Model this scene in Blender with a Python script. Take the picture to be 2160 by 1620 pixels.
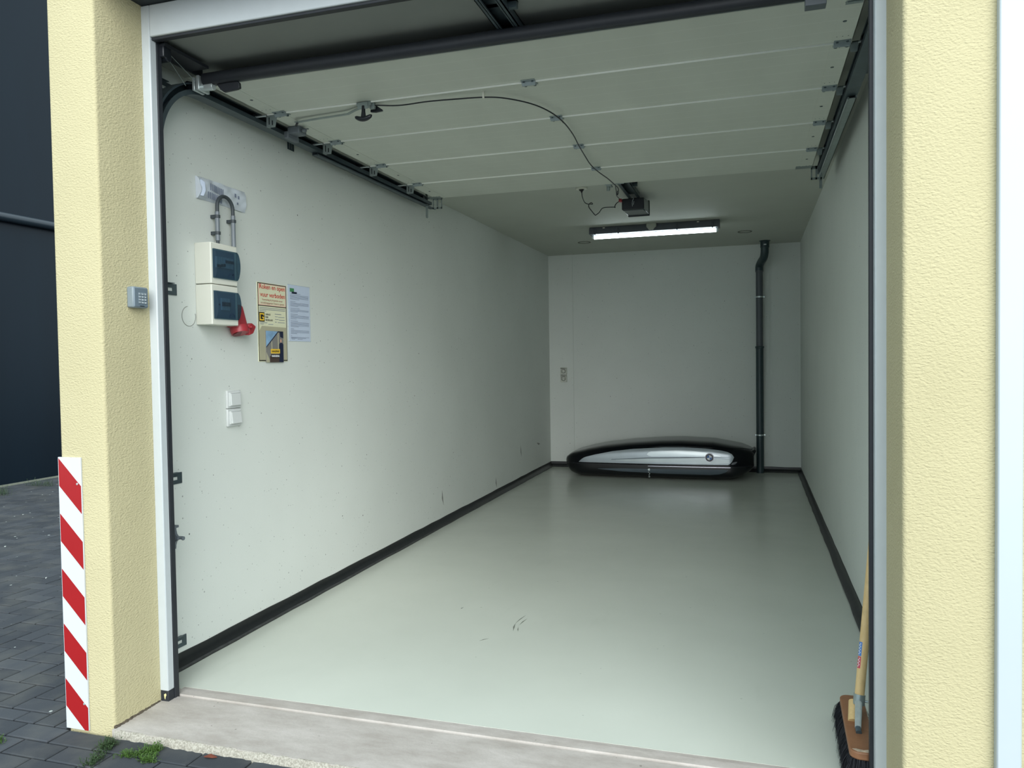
import bpy, bmesh, math, random
from mathutils import Vector, Matrix
PI = math.pi
for o in list(bpy.data.objects): bpy.data.objects.remove(o, do_unlink=True)
SC = bpy.context.scene
COL = SC.collection
random.seed(7)

# ------------------------------------------------------------------ camera
FPX = 1633.3
YAW, PITCH, ROLL = 0.3012, -0.0304, -0.0149
CAM = Vector((2.3832, -3.0, 1.3131))
F = Vector((-math.sin(YAW)*math.cos(PITCH), math.cos(YAW)*math.cos(PITCH), math.sin(PITCH)))
R0 = Vector((math.cos(YAW), math.sin(YAW), 0)); U0 = R0.cross(F)
Rr = R0*math.cos(ROLL)+U0*math.sin(ROLL); Ur = -R0*math.sin(ROLL)+U0*math.cos(ROLL)
cd = bpy.data.cameras.new('camera'); cam = bpy.data.objects.new('camera', cd); COL.objects.link(cam)
M = Matrix((Rr, Ur, -F)).transposed().to_4x4(); M.translation = CAM
cam.matrix_world = M
cd.sensor_fit = 'HORIZONTAL'; cd.sensor_width = 36; cd.lens = FPX/2160*36
cd.clip_start = .05; cd.clip_end = 200
SC.camera = cam

# ------------------------------------------------------------------ sky and sun (bright overcast day)
w = bpy.data.worlds.new('overcast_sky'); SC.world = w; w.use_nodes = True
nt = w.node_tree; nt.nodes.clear()
out = nt.nodes.new('ShaderNodeOutputWorld'); bg = nt.nodes.new('ShaderNodeBackground')
tc = nt.nodes.new('ShaderNodeTexCoord'); sx = nt.nodes.new('ShaderNodeSeparateXYZ')
mr = nt.nodes.new('ShaderNodeMapRange'); mr.inputs[1].default_value = 0; mr.inputs[2].default_value = 1
mr.inputs[3].default_value = 0.95; mr.inputs[4].default_value = 1.35
nt.links.new(tc.outputs['Generated'], sx.inputs[0]); nt.links.new(sx.outputs['Z'], mr.inputs[0])
mx = nt.nodes.new('ShaderNodeMix'); mx.data_type = 'RGBA'; mx.blend_type = 'MULTIPLY'
mx.inputs[0].default_value = 1; mx.inputs[6].default_value = (0.84, 0.99, 1.07, 1)
nt.links.new(mr.outputs[0], mx.inputs[7]); nt.links.new(mx.outputs[2], bg.inputs[0])
bg.inputs[1].default_value = 0.78
nt.links.new(bg.outputs[0], out.inputs[0])
sd = bpy.data.lights.new('sun', 'SUN'); sd.energy = 1.8; sd.angle = math.radians(58); sd.color = (1, .99, .97)
sun = bpy.data.objects.new('sun', sd); COL.objects.link(sun)
sun.rotation_euler = Vector((0.62, -1.35, 0.60)).to_track_quat('Z', 'Y').to_euler()
SC.view_settings.view_transform = 'Standard'; SC.view_settings.look = 'None'
SC.view_settings.exposure = 1.08; SC.view_settings.gamma = 1; SC.view_settings.use_curve_mapping = False

# ------------------------------------------------------------------ materials
def lin(c): return tuple(((v/255)/12.92 if v/255 <= .04045 else ((v/255+.055)/1.055)**2.4) for v in c)+(1,)
class N:
    def __init__(s, name):
        s.m = bpy.data.materials.new(name); s.m.use_nodes = True; s.t = s.m.node_tree
        s.b = s.t.nodes['Principled BSDF']; s.tc = s.t.nodes.new('ShaderNodeTexCoord')
    def n(s, k, **a):
        x = s.t.nodes.new(k)
        for q, v in a.items(): setattr(x, q, v)
        return x
    def l(s, a, b): s.t.links.new(a, b)
    def map(s, sc):
        x = s.n('ShaderNodeMapping'); x.inputs['Scale'].default_value = sc
        s.l(s.tc.outputs['Object'], x.inputs[0]); return x.outputs[0]
    def noise(s, sc=(1,1,1), scale=5, det=4, rough=.6):
        x = s.n('ShaderNodeTexNoise'); x.inputs['Scale'].default_value = scale
        x.inputs['Detail'].default_value = det; x.inputs['Roughness'].default_value = rough
        s.l(s.map(sc), x.inputs['Vector']); return x.outputs[0]
    def ramp(s, src, a, b, ca=(0,0,0,1), cb=(1,1,1,1)):
        x = s.n('ShaderNodeValToRGB'); e = x.color_ramp.elements
        e[0].position = a; e[1].position = b; e[0].color = ca; e[1].color = cb
        s.l(src, x.inputs[0]); return x.outputs[0]
    def mix(s, fac, a, b, mode='MIX'):
        x = s.n('ShaderNodeMix', data_type='RGBA', blend_type=mode)
        for i, v in ((0, fac), (6, a), (7, b)):
            if isinstance(v, (tuple, float, int)): x.inputs[i].default_value = v
            else: s.l(v, x.inputs[i])
        return x.outputs[2]
    def math(s, op, a, b=0):
        x = s.n('ShaderNodeMath', operation=op)
        for i, v in ((0, a), (1, b)):
            if isinstance(v, (float, int)): x.inputs[i].default_value = v
            else: s.l(v, x.inputs[i])
        return x.outputs[0]
    def bump(s, src, st=.3, dist=.002):
        x = s.n('ShaderNodeBump'); x.inputs['Strength'].default_value = st; x.inputs['Distance'].default_value = dist
        s.l(src, x.inputs['Height']); s.l(x.outputs[0], s.b.inputs['Normal']); return x
def mat(name, c, rough=.5, metal=0, var=0.06, vs=8, bump=0, spec=.5, coat=0):
    k = N(name); b = k.b; col = lin(c)
    b.inputs['Roughness'].default_value = rough; b.inputs['Metallic'].default_value = metal
    b.inputs['Specular IOR Level'].default_value = spec; b.inputs['Coat Weight'].default_value = coat
    ns = k.noise(scale=vs)
    d = tuple(v*(1-var*2) for v in col[:3])+(1,)
    k.l(k.ramp(ns, .3, .7, d, col), b.inputs['Base Color'])
    if bump: k.bump(ns, .3, bump)
    return k.m
def pits(k, base, scale=9, thr=.045, amt=.85, dark=(60,64,60)):
    """small dark air holes of concrete: voronoi dots, some left out"""
    v = k.n('ShaderNodeTexVoronoi'); v.inputs['Scale'].default_value = scale; k.l(k.map((1,1,1)), v.inputs['Vector'])
    sep = k.n('ShaderNodeSeparateColor'); k.l(v.outputs['Color'], sep.inputs[0])
    r = k.math('MULTIPLY', sep.outputs[0], sep.outputs[1])
    rad = k.math('MULTIPLY', r, thr)
    d = k.math('LESS_THAN', v.outputs['Distance'], rad)
    return k.mix(k.math('MULTIPLY', d, amt), base, lin(dark))
def wall_mat():
    k = N('painted_concrete_wall')
    a = k.ramp(k.noise(scale=1.3, det=3), .3, .7, lin((212,217,211)), lin((218,223,217)))
    a = k.mix(k.math('MULTIPLY', k.noise(scale=180, det=2), .12), a, lin((150,155,148)))
    a = pits(k, a, 12, .055, .85, (50,54,50)); a = pits(k, a, 24, .10, .65, (100,105,100)); a = pits(k, a, 52, .19, .5, (130,135,130))
    sm = k.ramp(k.noise((1,1,.45), scale=7, det=6, rough=.75), .70, .78)
    a = k.mix(k.math('MULTIPLY', sm, .12), a, lin((120,118,112)))
    k.l(a, k.b.inputs['Base Color']); k.b.inputs['Roughness'].default_value = .62
    k.bump(k.noise(scale=60, det=3), .15, .001); return k.m
def floor_mat():
    k = N('grey_epoxy_floor')
    a = k.ramp(k.noise(scale=.9, det=4), .3, .7, lin((192,197,186)), lin((200,205,194)))
    s = k.ramp(k.noise((3.5,.8,1), scale=2.2, det=6, rough=.6), .62, .8)
    a = k.mix(k.math('MULTIPLY', s, .10), a, lin((150,152,140)))
    a = pits(k, a, 14, .09, .35, (120,122,112))
    # tyre scuffs close to the opening
    k.l(a, k.b.inputs['Base Color'])
    k.l(k.ramp(k.noise(scale=3, det=5), .3, .75, (.20,.20,.20,1), (.27,.27,.27,1)), k.b.inputs['Roughness'])
    k.b.inputs['Specular IOR Level'].default_value = .5
    k.bump(k.noise(scale=1.1, det=1), .05, .006); return k.m
def stucco_mat(name, c, fine=False):
    k = N(name)
    a = k.ramp(k.noise(scale=2, det=3), .25, .75, lin(tuple(v-8 for v in c)), lin(c))
    sc = (95,95,165)
    n1 = k.noise(sc, scale=1, det=3, rough=.55)
    v = k.n('ShaderNodeTexVoronoi', feature='SMOOTH_F1'); v.inputs['Scale'].default_value = 1
    wp = k.n('ShaderNodeVectorMath', operation='ADD'); k.l(k.map((125,125,210)), wp.inputs[0])
    nn = k.n('ShaderNodeTexNoise'); nn.inputs['Scale'].default_value = .5; k.l(k.map((125,125,210)), nn.inputs['Vector'])
    sc2 = k.n('ShaderNodeVectorMath', operation='SCALE'); sc2.inputs['Scale'].default_value = 2.2
    k.l(nn.outputs['Color'], sc2.inputs[0]); k.l(sc2.outputs[0], wp.inputs[1]); k.l(wp.outputs[0], v.inputs['Vector'])
    h = k.math('ADD', n1, k.math('MULTIPLY', v.outputs[0], -.5))
    k.l(a, k.b.inputs['Base Color']); k.b.inputs['Roughness'].default_value = .85
    k.bump(h, .9, .0030); return k.m
def concrete_mat():
    k = N('worn_concrete')
    a = k.ramp(k.noise((1,2.5,1), scale=4, det=7, rough=.7), .3, .72, lin((152,145,137)), lin((186,180,174)))
    a = k.mix(k.math('MULTIPLY', k.ramp(k.noise(scale=120, det=3), .5, .7), .2), a, lin((150,146,136)))
    a = pits(k, a, 30, .14, .6, (95,92,85))
    k.l(a, k.b.inputs['Base Color']); k.b.inputs['Roughness'].default_value = .8
    k.bump(k.noise(scale=90, det=4), .4, .002); return k.m
def rough_edge_mat():
    k = N('broken_concrete_edge')
    a = k.ramp(k.noise(scale=150, det=5), .4, .62, lin((132,128,116)), lin((168,164,152)))
    k.l(a, k.b.inputs['Base Color']); k.b.inputs['Roughness'].default_value = .9
    k.bump(k.noise(scale=160, det=4), .7, .003); return k.m
def paver_mat():
    k = N('dark_concrete_paver')
    g = k.n('ShaderNodeNewGeometry')
    a = k.ramp(g.outputs['Random Per Island'], 0, 1, lin((52,56,61)), lin((68,72,77)))
    a = k.mix(k.math('MULTIPLY', k.noise(scale=160, det=4), .35), a, lin((52,56,58)))
    a = k.mix(k.math('MULTIPLY', k.ramp(k.noise(scale=5, det=5), .45, .7), .35), a, lin((98,98,92)))
    v = k.n('ShaderNodeTexVoronoi'); v.inputs['Scale'].default_value = 13; k.l(k.map((1,1,1)), v.inputs['Vector'])
    sep = k.n('ShaderNodeSeparateColor'); k.l(v.outputs['Color'], sep.inputs[0])
    rad = k.math('MULTIPLY', k.math('SUBTRACT', sep.outputs[0], .40), .20)
    d = k.math('LESS_THAN', v.outputs['Distance'], rad)
    a = k.mix(k.math('MULTIPLY', d, .8), a, lin((190,198,190)))
    k.l(a, k.b.inputs['Base Color']); k.b.inputs['Roughness'].default_value = .85; k.b.inputs['Specular IOR Level'].default_value = .3
    k.bump(k.noise(scale=140, det=3), .5, .0015); return k.m
def panel_mat():
    k = N('white_door_panel')
    a = k.ramp(k.noise((2,.6,1), scale=2, det=3), .3, .7, lin((204,208,197)), lin((212,216,205)))
    wv = k.n('ShaderNodeTexWave', wave_type='BANDS', bands_direction='Y'); wv.inputs['Scale'].default_value = 3.3
    wv.inputs['Distortion'].default_value = 0; k.l(k.map((1,1,1)), wv.inputs['Vector'])
    ln = k.ramp(wv.outputs[0], .95, 1)
    k.l(k.mix(k.math('MULTIPLY', ln, .22), a, lin((228,232,224))), k.b.inputs['Base Color'])
    k.b.inputs['Roughness'].default_value = .45
    h = k.math('ADD', k.math('MULTIPLY', ln, -.6), k.math('MULTIPLY', k.noise((14,70,14), scale=1, det=4), .35))
    k.bump(h, .25, .0012); return k.m
def darkwall_mat():
    k = N('anthracite_cladding'); k.b.inputs['Specular IOR Level'].default_value = .17
    a = k.ramp(k.noise((.4,.8,.15), scale=1.6, det=5), .3, .75, lin((8,20,29)), lin((11,25,35)))
    k.l(a, k.b.inputs['Base Color']); k.b.inputs['Roughness'].default_value = .33
    return k.m
def wood_mat(name, c1, c2, sc=(6,6,1.2)):
    k = N(name)
    a = k.ramp(k.noise(sc, scale=9, det=6, rough=.7), .3, .7, lin(c1), lin(c2))
    a = k.mix(k.math('MULTIPLY', k.ramp(k.noise(scale=26, det=4), .55, .7), .25), a, lin(tuple(v*.7 for v in c1)))
    k.l(a, k.b.inputs['Base Color']); k.b.inputs['Roughness'].default_value = .55
    return k.m
def glass_mat(name, tint, mixf=.15, rough=.05):
    k = N(name); t = k.t; b = k.b
    tr = k.n('ShaderNodeBsdfTransparent'); tr.inputs[0].default_value = tint
    ms = k.n('ShaderNodeMixShader'); ms.inputs[0].default_value = mixf
    b.inputs['Roughness'].default_value = rough
    ns = k.noise(scale=4); k.l(k.ramp(ns, 0, 1, tuple(v*.8 for v in tint[:3])+(1,), tint), b.inputs['Base Color'])
    k.l(tr.outputs[0], ms.inputs[1]); k.l(b.outputs[0], ms.inputs[2])
    k.l(ms.outputs[0], t.nodes['Material Output'].inputs[0]); return k.m
def tube_mat():
    k = N('lit_fluorescent_tube'); k.b.inputs['Emission Color'].default_value = (.84, .97, 1, 1)
    k.b.inputs['Emission Strength'].default_value = 5.5
    k.l(k.ramp(k.noise(scale=3), 0, 1, (.8,.9,.9,1), (.9,.95,.95,1)), k.b.inputs['Base Color']); return k.m

WALL = wall_mat(); FLOOR = floor_mat(); CONC = concrete_mat(); EDGE = rough_edge_mat(); PAVE = paver_mat()
STUC = stucco_mat('yellow_stucco', (183,175,139)); PANEL = panel_mat(); DARKW = darkwall_mat()
CEIL = mat('painted_ceiling', (194,198,188), .7, var=.03, vs=2)
WHITE = mat('white_coated_frame', (184,191,193), .4, var=.02, vs=20)
TRIMW = mat('bright_white_trim', (176,186,190), .4, var=.01)
BLACKR = mat('black_rubber', (34,38,44), .55, var=.1, vs=30)
BITU = mat('black_skirting_coat', (24,27,29), .42, var=.15, vs=30, bump=.002)
SCUFF = mat('scuffed_skirting_foot', (66,68,68), .5, var=.3, vs=22, bump=.002)
SOFF = mat('dark_soffit', (36,46,54), .6)
ZINC = mat('galvanised_steel', (150,162,160), .36, .45, var=.12, vs=25)
DZINC = mat('dull_track_steel', (78,92,98), .4, .35, var=.15, vs=12)
SEAMLIT = mat('lit_seam_edge', (240,243,236), .4, var=.01)  # paler than the panels: light caught by the ridge is put into the colour
HSTEEL = mat('hinge_steel', (158,170,172), .32, .4, var=.12, vs=30)
BRIGHT = mat('bright_zinc', (205,215,215), .28, .5, var=.08, vs=40)
BLACKP = mat('black_plastic', (20,25,32), .4, var=.1, vs=20)
GREYP = mat('grey_plastic', (100,108,114), .45, var=.05, vs=20)
LGREYP = mat('light_grey_plastic', (120,132,138), .45, var=.03)
KEYF = mat('keypad_face', (104,118,128), .45, var=.03)
KEYC = mat('keypad_button', (134,146,152), .4, var=.03)
CREAM = mat('ivory_plastic', (220,221,208), .4, var=.02)
SWITCH = mat('white_switch_plastic', (206,210,208), .3, var=.01)
REDP = mat('red_plastic', (158,46,54), .4, var=.05)
REDS = mat('red_reflective', (150,22,26), .35, var=.03)
WHITES = mat('white_reflective', (194,200,204), .35, var=.01)
SMOKE = glass_mat('smoked_window', (.22,.33,.40,1), .12, .08)
CLEAR = glass_mat('clear_plastic', (.93,.96,.97,1), .18, .15)
BRK = mat('breaker_grey', (176,190,200), .5, var=.05); BRKD = mat('breaker_dark', (20,40,70), .5)
PIPEA = mat('grey_pvc_pipe', (84,90,96), .45, var=.06); PIPEB = mat('dark_pvc_pipe', (46,64,68), .4, var=.06)
HULL = mat('gloss_black_shell', (9,12,17), .16, var=.05, spec=.22)
HULLM = mat('dark_shell_base', (13,16,20), .3, var=.1)
SILV = mat('silver_panel', (168,178,184), .3, .35, var=.06, vs=3, coat=.4)
SILV2 = mat('pale_silver_inlay', (206,216,218), .28, .25, var=.04, coat=.4)
LOWG = mat('slate_grey', (78,90,98), .5, var=.06)
CHROME = mat('polished_chrome', (170,168,176), .2, .95, var=.02)
BLUE = mat('badge_blue', (60,110,180), .3); WH = mat('badge_white', (235,238,240), .3, var=.01); BLK = mat('badge_black', (14,16,24), .25)
PINE = wood_mat('pale_wood_handle', (196,166,112), (212,184,132)); HEADW = wood_mat('worn_brown_wood', (124,84,56), (150,106,74), (1.2,1.2,6))
CHIP = mat('scraped_pale_wood', (205,185,160), .8, var=.25, vs=90)
BRIS = mat('dark_bristle', (14,18,28), .7, var=.2)
PAPER = mat('bluish_paper', (196,208,226), .4, var=.02); INK = mat('grey_print', (120,130,150), .6)
SIGNP = mat('printed_sign', (222,222,190), .45, var=.02); SIGNR = mat('sign_red', (196,36,30), .5); SIGNK = mat('sign_black', (34,32,28), .5)
SIGNO = mat('sign_orange_margin', (236,204,180), .5, var=.02); LOGOY = mat('logo_yellow', (238,196,60), .5)
BOOKB = mat('booklet_holder', (176,172,146), .4, var=.02)
LEAF = mat('weed_green', (70,104,34), .6, var=.25, vs=60); LEAF2 = mat('weed_dark_green', (50,76,38), .6, var=.25, vs=60)
CONDUIT = mat('grey_conduit', (120,128,134), .35, var=.04); FLEX = mat('dark_flex', (62,70,74), .5)
STK1 = mat('sticker_blue', (60,120,190), .4); STK2 = mat('sticker_red', (190,60,80), .4)
RUST = mat('dry_leaf', (120,62,44), .8, var=.2, vs=80)
TUBE = tube_mat()
SKYB = mat('print_sky', (150,190,225), .5, var=.2, vs=14); NAVY = mat('print_navy', (26,34,60), .5); SKIN = mat('print_skin', (206,158,136), .5)
BRN = mat('print_brown', (72,58,52), .5); GRYB = mat('print_grey', (128,126,122), .5)
GREENL = mat('print_green', (70,140,90), .5)

# ------------------------------------------------------------------ helpers
ORG = {}
def obj(name, bm, m, parent=None, smooth=40, label=None, kind=None, bev=0):
    me = bpy.data.meshes.new(name)
    bmesh.ops.recalc_face_normals(bm, faces=bm.faces[:])
    if parent is not None:
        bmesh.ops.translate(bm, verts=bm.verts[:], vec=-ORG[parent.name])
    bm.to_mesh(me); bm.free()
    for x in (m if isinstance(m, (list, tuple)) else [m]): me.materials.append(x)
    if smooth:
        me.polygons.foreach_set('use_smooth', [True]*len(me.polygons)); me.set_sharp_from_angle(angle=math.radians(smooth))
    o = bpy.data.objects.new(name, me); COL.objects.link(o)
    if parent is not None: o.parent = parent; ORG[o.name] = ORG[parent.name]
    else: ORG[o.name] = Vector((0,0,0))
    if bev:
        b = o.modifiers.new('bevel', 'BEVEL'); b.width = bev; b.segments = 2; b.limit_method = 'ANGLE'; b.angle_limit = math.radians(50)
    if label: o['label'] = label
    if kind: o['kind'] = kind
    return o
def thing(name, loc, label, cat, group=None):
    o = bpy.data.objects.new(name, None); COL.objects.link(o); o.location = loc; o.empty_display_size = .1
    o['label'] = label; o['category'] = cat
    if group: o['group'] = group
    ORG[o.name] = Vector(loc); return o
def tag(o, label, cat, group=None):
    o['label'] = label; o['category'] = cat
    if group: o['group'] = group
    return o
def B(): return bmesh.new()
def box(bm, x0, x1, y0, y1, z0, z1, mi=0):
    v = [bm.verts.new((x, y, z)) for x in (x0, x1) for y in (y0, y1) for z in (z0, z1)]
    fs = [bm.faces.new([v[i] for i in f]) for f in ((0,1,3,2),(4,6,7,5),(0,4,5,1),(2,3,7,6),(0,2,6,4),(1,5,7,3))]
    for f in fs: f.material_index = mi
    return bm
def bx(*a): return box(B(), *a)
def prism(bm, pts, vec, mi=0):
    """extrude a planar polygon by vec"""
    a = [bm.verts.new(p) for p in pts]; b = [bm.verts.new(Vector(p)+Vector(vec)) for p in pts]; n = len(pts)
    fs = [bm.faces.new(a), bm.faces.new(b[::-1])]+[bm.faces.new((a[i], a[(i+1) % n], b[(i+1) % n], b[i])) for i in range(n)]
    for f in fs: f.material_index = mi
    return bm
def tube(bm, pts, r, seg=12, cap=True):
    pts = [Vector(p) for p in pts]; rings = []
    rs = r if isinstance(r, (list, tuple)) else [r]*len(pts)
    up = None
    for i, p in enumerate(pts):
        d = (pts[min(i+1, len(pts)-1)]-pts[max(i-1, 0)]).normalized()
        if up is None: up = Vector((0,0,1)) if abs(d.z) < .9 else Vector((0,1,0))
        a = d.cross(up).normalized(); b = a.cross(d).normalized(); up = b
        rings.append([bm.verts.new(p+(a*math.cos(2*PI*k/seg)+b*math.sin(2*PI*k/seg))*rs[i]) for k in range(seg)])
    for q, s in zip(rings, rings[1:]):
        for k in range(seg): bm.faces.new((q[k], q[(k+1) % seg], s[(k+1) % seg], s[k]))
    if cap: bm.faces.new(rings[0][::-1]); bm.faces.new(rings[-1])
    return bm
def sweep(bm, frames, prof, cap=True):
    """frames: list of (origin, ax, ay); prof: closed list of (u, v)"""
    rings = [[bm.verts.new(Vector(o)+Vector(ax)*u+Vector(ay)*v) for u, v in prof] for o, ax, ay in frames]
    n = len(prof)
    for q, s in zip(rings, rings[1:]):
        for k in range(n): bm.faces.new((q[k], q[(k+1) % n], s[(k+1) % n], s[k]))
    if cap:
        for rr in (rings[0], rings[-1]):
            try: bm.faces.new(rr)
            except Exception: pass
    return bm
def bez(pts, n=10):
    """catmull-rom through points"""
    P = [Vector(p) for p in pts]; P = [P[0]*2-P[1]]+P+[P[-1]*2-P[-2]]; o = []
    for i in range(1, len(P)-2):
        for k in range(n):
            t = k/n; a, b, c, d = P[i-1:i+3]
            o.append(.5*((2*b)+(c-a)*t+(2*a-5*b+4*c-d)*t*t+(3*b-a-3*c+d)*t**3))
    o.append(P[-2]); return o
def struct(name, bm, m, **k): return obj(name, bm, m, kind='structure', **k)
def text_bm(txt, size, origin, ax, ay, extr=.0004, width=None, bold=0):
    """flat lettering laid out in the plane (ax, ay), as a bmesh"""
    c = bpy.data.curves.new('lettering', 'FONT'); c.body = txt; c.size = size; c.extrude = extr; c.offset = bold
    c.resolution_u = 3
    o = bpy.data.objects.new('lettering', c); COL.objects.link(o)
    dg = bpy.context.evaluated_depsgraph_get(); me = bpy.data.meshes.new_from_object(o.evaluated_get(dg))
    bm = B(); bm.from_mesh(me); bpy.data.objects.remove(o, do_unlink=True); bpy.data.meshes.remove(me)
    xs = [v.co.x for v in bm.verts]; wd = max(xs)-min(xs); x0 = min(xs); s = (width/wd) if width else 1
    az = Vector(ax).cross(Vector(ay))
    for v in bm.verts: v.co = Vector(origin)+Vector(ax)*((v.co.x-x0)*s)+Vector(ay)*v.co.y+az*v.co.z
    return bm
def join(bm, other):
    me = bpy.data.meshes.new('t'); other.to_mesh(me); other.free(); bm.from_mesh(me); bpy.data.meshes.remove(me); return bm

# ------------------------------------------------------------------ key sizes
W, D, H = 2.90, 6.245, 2.585
YF, YP = -.55, -.78          # face of the door frame, face of the stucco piers
XL, XR = .16, 2.752          # reveals

# ================================================================== SETTING
b = B()
for (x0, x1, y0, y1) in ((-.05, W+.05, -.415, D), (-.05, XL-.002, -.50, -.415), (XR+.004, W+.05, -.50, -.415)): box(b, x0, x1, y0, y1, -.12, 0)
struct('floor', b, FLOOR)
# concrete threshold outside the coated floor, with a raised lip and a groove
b = B()
prof = [(-.79,-.004), (-.50,0), (-.497,-.006), (-.489,-.006), (-.486,.004), (-.445,.005), (-.44,-.002), (-.415,-.001), (-.415,-.12), (-.79,-.12)]
prism(b, [(XL-.002, y, z) for y, z in prof], (XR-XL+.006, 0, 0))
struct('trim_1', b, CONC, smooth=0)
b = B()
rng = random.Random(3); prev = None
n = 150
for i in range(n+1):
    x = .17+(XR-.18)*i/n
    y0 = -.7905+rng.uniform(-.0015, .0015); y1 = -.799+rng.uniform(-.004, .003); zz = -.008+rng.uniform(-.003, .003); z2 = -.022+rng.uniform(-.005, .003)
    ring = [b.verts.new(p) for p in ((x,-.785,-.0035), (x,y0,zz*.6), (x,y1,z2), (x,y1-.004,-.06), (x,-.785,-.06))]
    if prev:
        for k in range(5): b.faces.new((prev[k], prev[(k+1)%5], ring[(k+1)%5], ring[k]))
    prev = ring
struct('trim_2', b, EDGE, smooth=60)
struct('ceiling', box(bx(-.05, W+.05, -.515, D+.05, H, H+.16), .16, XR, -.53, -.50, H+.001, 2.70), CEIL)
struct('trim_14', bx(.001, W-.001, -.514, -.12, H-.004, H-.0005), mat('front_ceiling_shade', (142,146,142), .7, var=.06, vs=3))  # shade behind the header painted as an added darker plate
struct('wall_left', bx(-.05, 0, -.50, D+.05, -.12, H), WALL)
struct('wall_right', bx(W, W+.05, -.50, D+.05, -.12, H), WALL)
b = B()
g = .012
for x0, x1, y in ((-.05,.30,D), (.30,.325,D+g), (.325,2.57,D), (2.57,2.595,D+g), (2.595,W+.05,D)):
    box(b, x0, x1, y, D+.08, -.12, H)
struct('wall_back', b, WALL, smooth=0)
# faint circular plugs in walls and ceiling
def disc_ring(c, r, t, ax, ay, h=.0015, seg=40, a0=0, a1=2*PI):
    bb = B(); az = Vector(ax).cross(Vector(ay)); c = Vector(c)
    prev = None
    for k in range(seg+1):
        a = a0+(a1-a0)*k/seg; d = Vector(ax)*math.cos(a)+Vector(ay)*math.sin(a)
        ring = [bb.verts.new(c+d*(r-t)), bb.verts.new(c+d*r), bb.verts.new(c+d*r+az*h), bb.verts.new(c+d*(r-t)+az*h)]
        if prev:
            for q in range(4): bb.faces.new((prev[q], prev[(q+1)%4], ring[(q+1)%4], ring[q]))
        prev = ring
    return bb
PLUG = mat('plug_joint', (150,153,145), .7, var=.1); PLUGD = mat('ceiling_plug_joint', (112,114,104), .8, var=.2, vs=30)
struct('trim_3', disc_ring((0,-.14,1.53), .045, .0025, (0,1,0), (0,0,1), a0=PI*.55, a1=PI*2.1), PLUG)
for i, (cx, cy) in enumerate(((.645, 5.32), (2.317, 5.25))):
    tag(obj('ceiling_plug', disc_ring((cx,cy,H), .07, .012, (1,0,0), (0,-1,0), h=.004), PLUGD),
        ('round filled hole in the ceiling left of and behind the tube light', 'round filled hole in the ceiling between tube light and drain pipe')[i], 'plug', 'filled holes in the ceiling')
# skirting: black coated band with a rounded foot
def skirting(name, frames):
    h = .061; p = .034
    prof = [(0,0), (p,0), (p+.002,.006), (p-.004,.014), (p-.016,.02), (.010,.030), (.005,.040), (.004,h), (0,h+.001)]
    rng = random.Random(len(name)); bb = B(); fr = []
    (o0, ax), (o1, _) = frames; o0 = Vector(o0); o1 = Vector(o1); L = (o1-o0).length; n = max(8, int(L/.16))
    rings = []
    for i in range(n+1):
        o = o0.lerp(o1, i/n); dp = rng.uniform(-.003,.003); dh = rng.uniform(-.0025,.0025)
        rings.append([bb.verts.new(o+Vector(ax)*(u+(dp if u > .02 else 0))+Vector((0,0,v+(dh if v > .05 else 0)))) for u, v in prof])
    m = len(prof)
    for q, s in zip(rings, rings[1:]):
        for k in range(m):
            f = bb.faces.new((q[k], q[(k+1)%m], s[(k+1)%m], s[k]))
            f.material_index = 1 if k == 2 else 0
    bb.faces.new(rings[0]); bb.faces.new(rings[-1])
    return struct(name, bb, [BITU, SCUFF], smooth=50)
skirting('baseboard_left', (((0,-.41,0), (1,0,0)), ((0,D,0), (1,0,0))))
skirting('baseboard_right', (((W,-.41,0), (-1,0,0)), ((W,D,0), (-1,0,0))))
skirting('baseboard_back', (((.0,D,0), (0,-1,0)), ((W,D,0), (0,-1,0))))
# stucco piers
def pier(name, x0, x1, yf, zb):
    bb = B(); r = .012
    pts = []
    for cx, cy, a0 in ((x0+r, yf+r, PI), (x1-r, yf+r, 1.5*PI)):
        for k in range(5):
            a = a0+k/4*PI/2; pts.append((cx+r*math.cos(a), cy+r*math.sin(a), zb))
    pts += [(x1,-.50,zb), (x0,-.50,zb)]
    prism(bb, pts, (0,0,3.2-zb)); return struct(name, bb, STUC, smooth=60)
pier('wall_front_left', -.052, XL, YP, -.06)
pier('wall_front_right', XR, 2.975, -.80, -.06)
struct('wall_front_far_right', bx(3.008, 4.2, -.795, -.6, -.06, 3.2), STUC)
struct('trim_4', bx(2.962, 3.018, -.822, -.78, -.03, 3.2), TRIMW, bev=.004)
b = B(); box(b, XL, XR, -.80, -.52, 2.687, 3.2); box(b, XL, XR, -.52, -.49, H+.165, 3.2)
struct('wall_lintel', b, SOFF)
# white door frame with rubber seals
def frame_post(name, x0, x1, sgn):
    bb = B(); box(bb, x0, x1, YF, -.515, .04, 2.686); struct(name, bb, WHITE, bev=.004)
frame_post('trim_5', .157, .197, 1); frame_post('trim_6', 2.722, 2.756, -1)
struct('trim_7', bx(.197, 2.722, YF, -.515, 2.566, 2.686), WHITE, bev=.004)
b = B(); box(b, .156, .196, YF+.002, -.516, -.004, .04); box(b, .158, .1985, -.5145, -.490, -.004, 2.566)
struct('trim_8', b, BLACKR, bev=.002)
b = B(); box(b, 2.724, 2.756, YF+.002, -.516, -.004, .04); box(b, 2.712, 2.756, -.5145, -.490, -.004, 2.566)
struct('trim_9', b, BLACKR, bev=.002)
struct('trim_10', bx(.196, 2.724, -.540, -.515, 2.556, 2.568), BLACKR, bev=.002)
chipm = mat('peeled_paint', (214,206,150), .8)
b = B(); prism(b, [(.176,YF+.0015,.026), (.184,YF+.0015,.031), (.187,YF+.0015,.024), (.183,YF+.0015,.016), (.181,YF+.0015,.006), (.178,YF+.0015,.012), (.177,YF+.0015,.019)], (0,-.0012,0))
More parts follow.
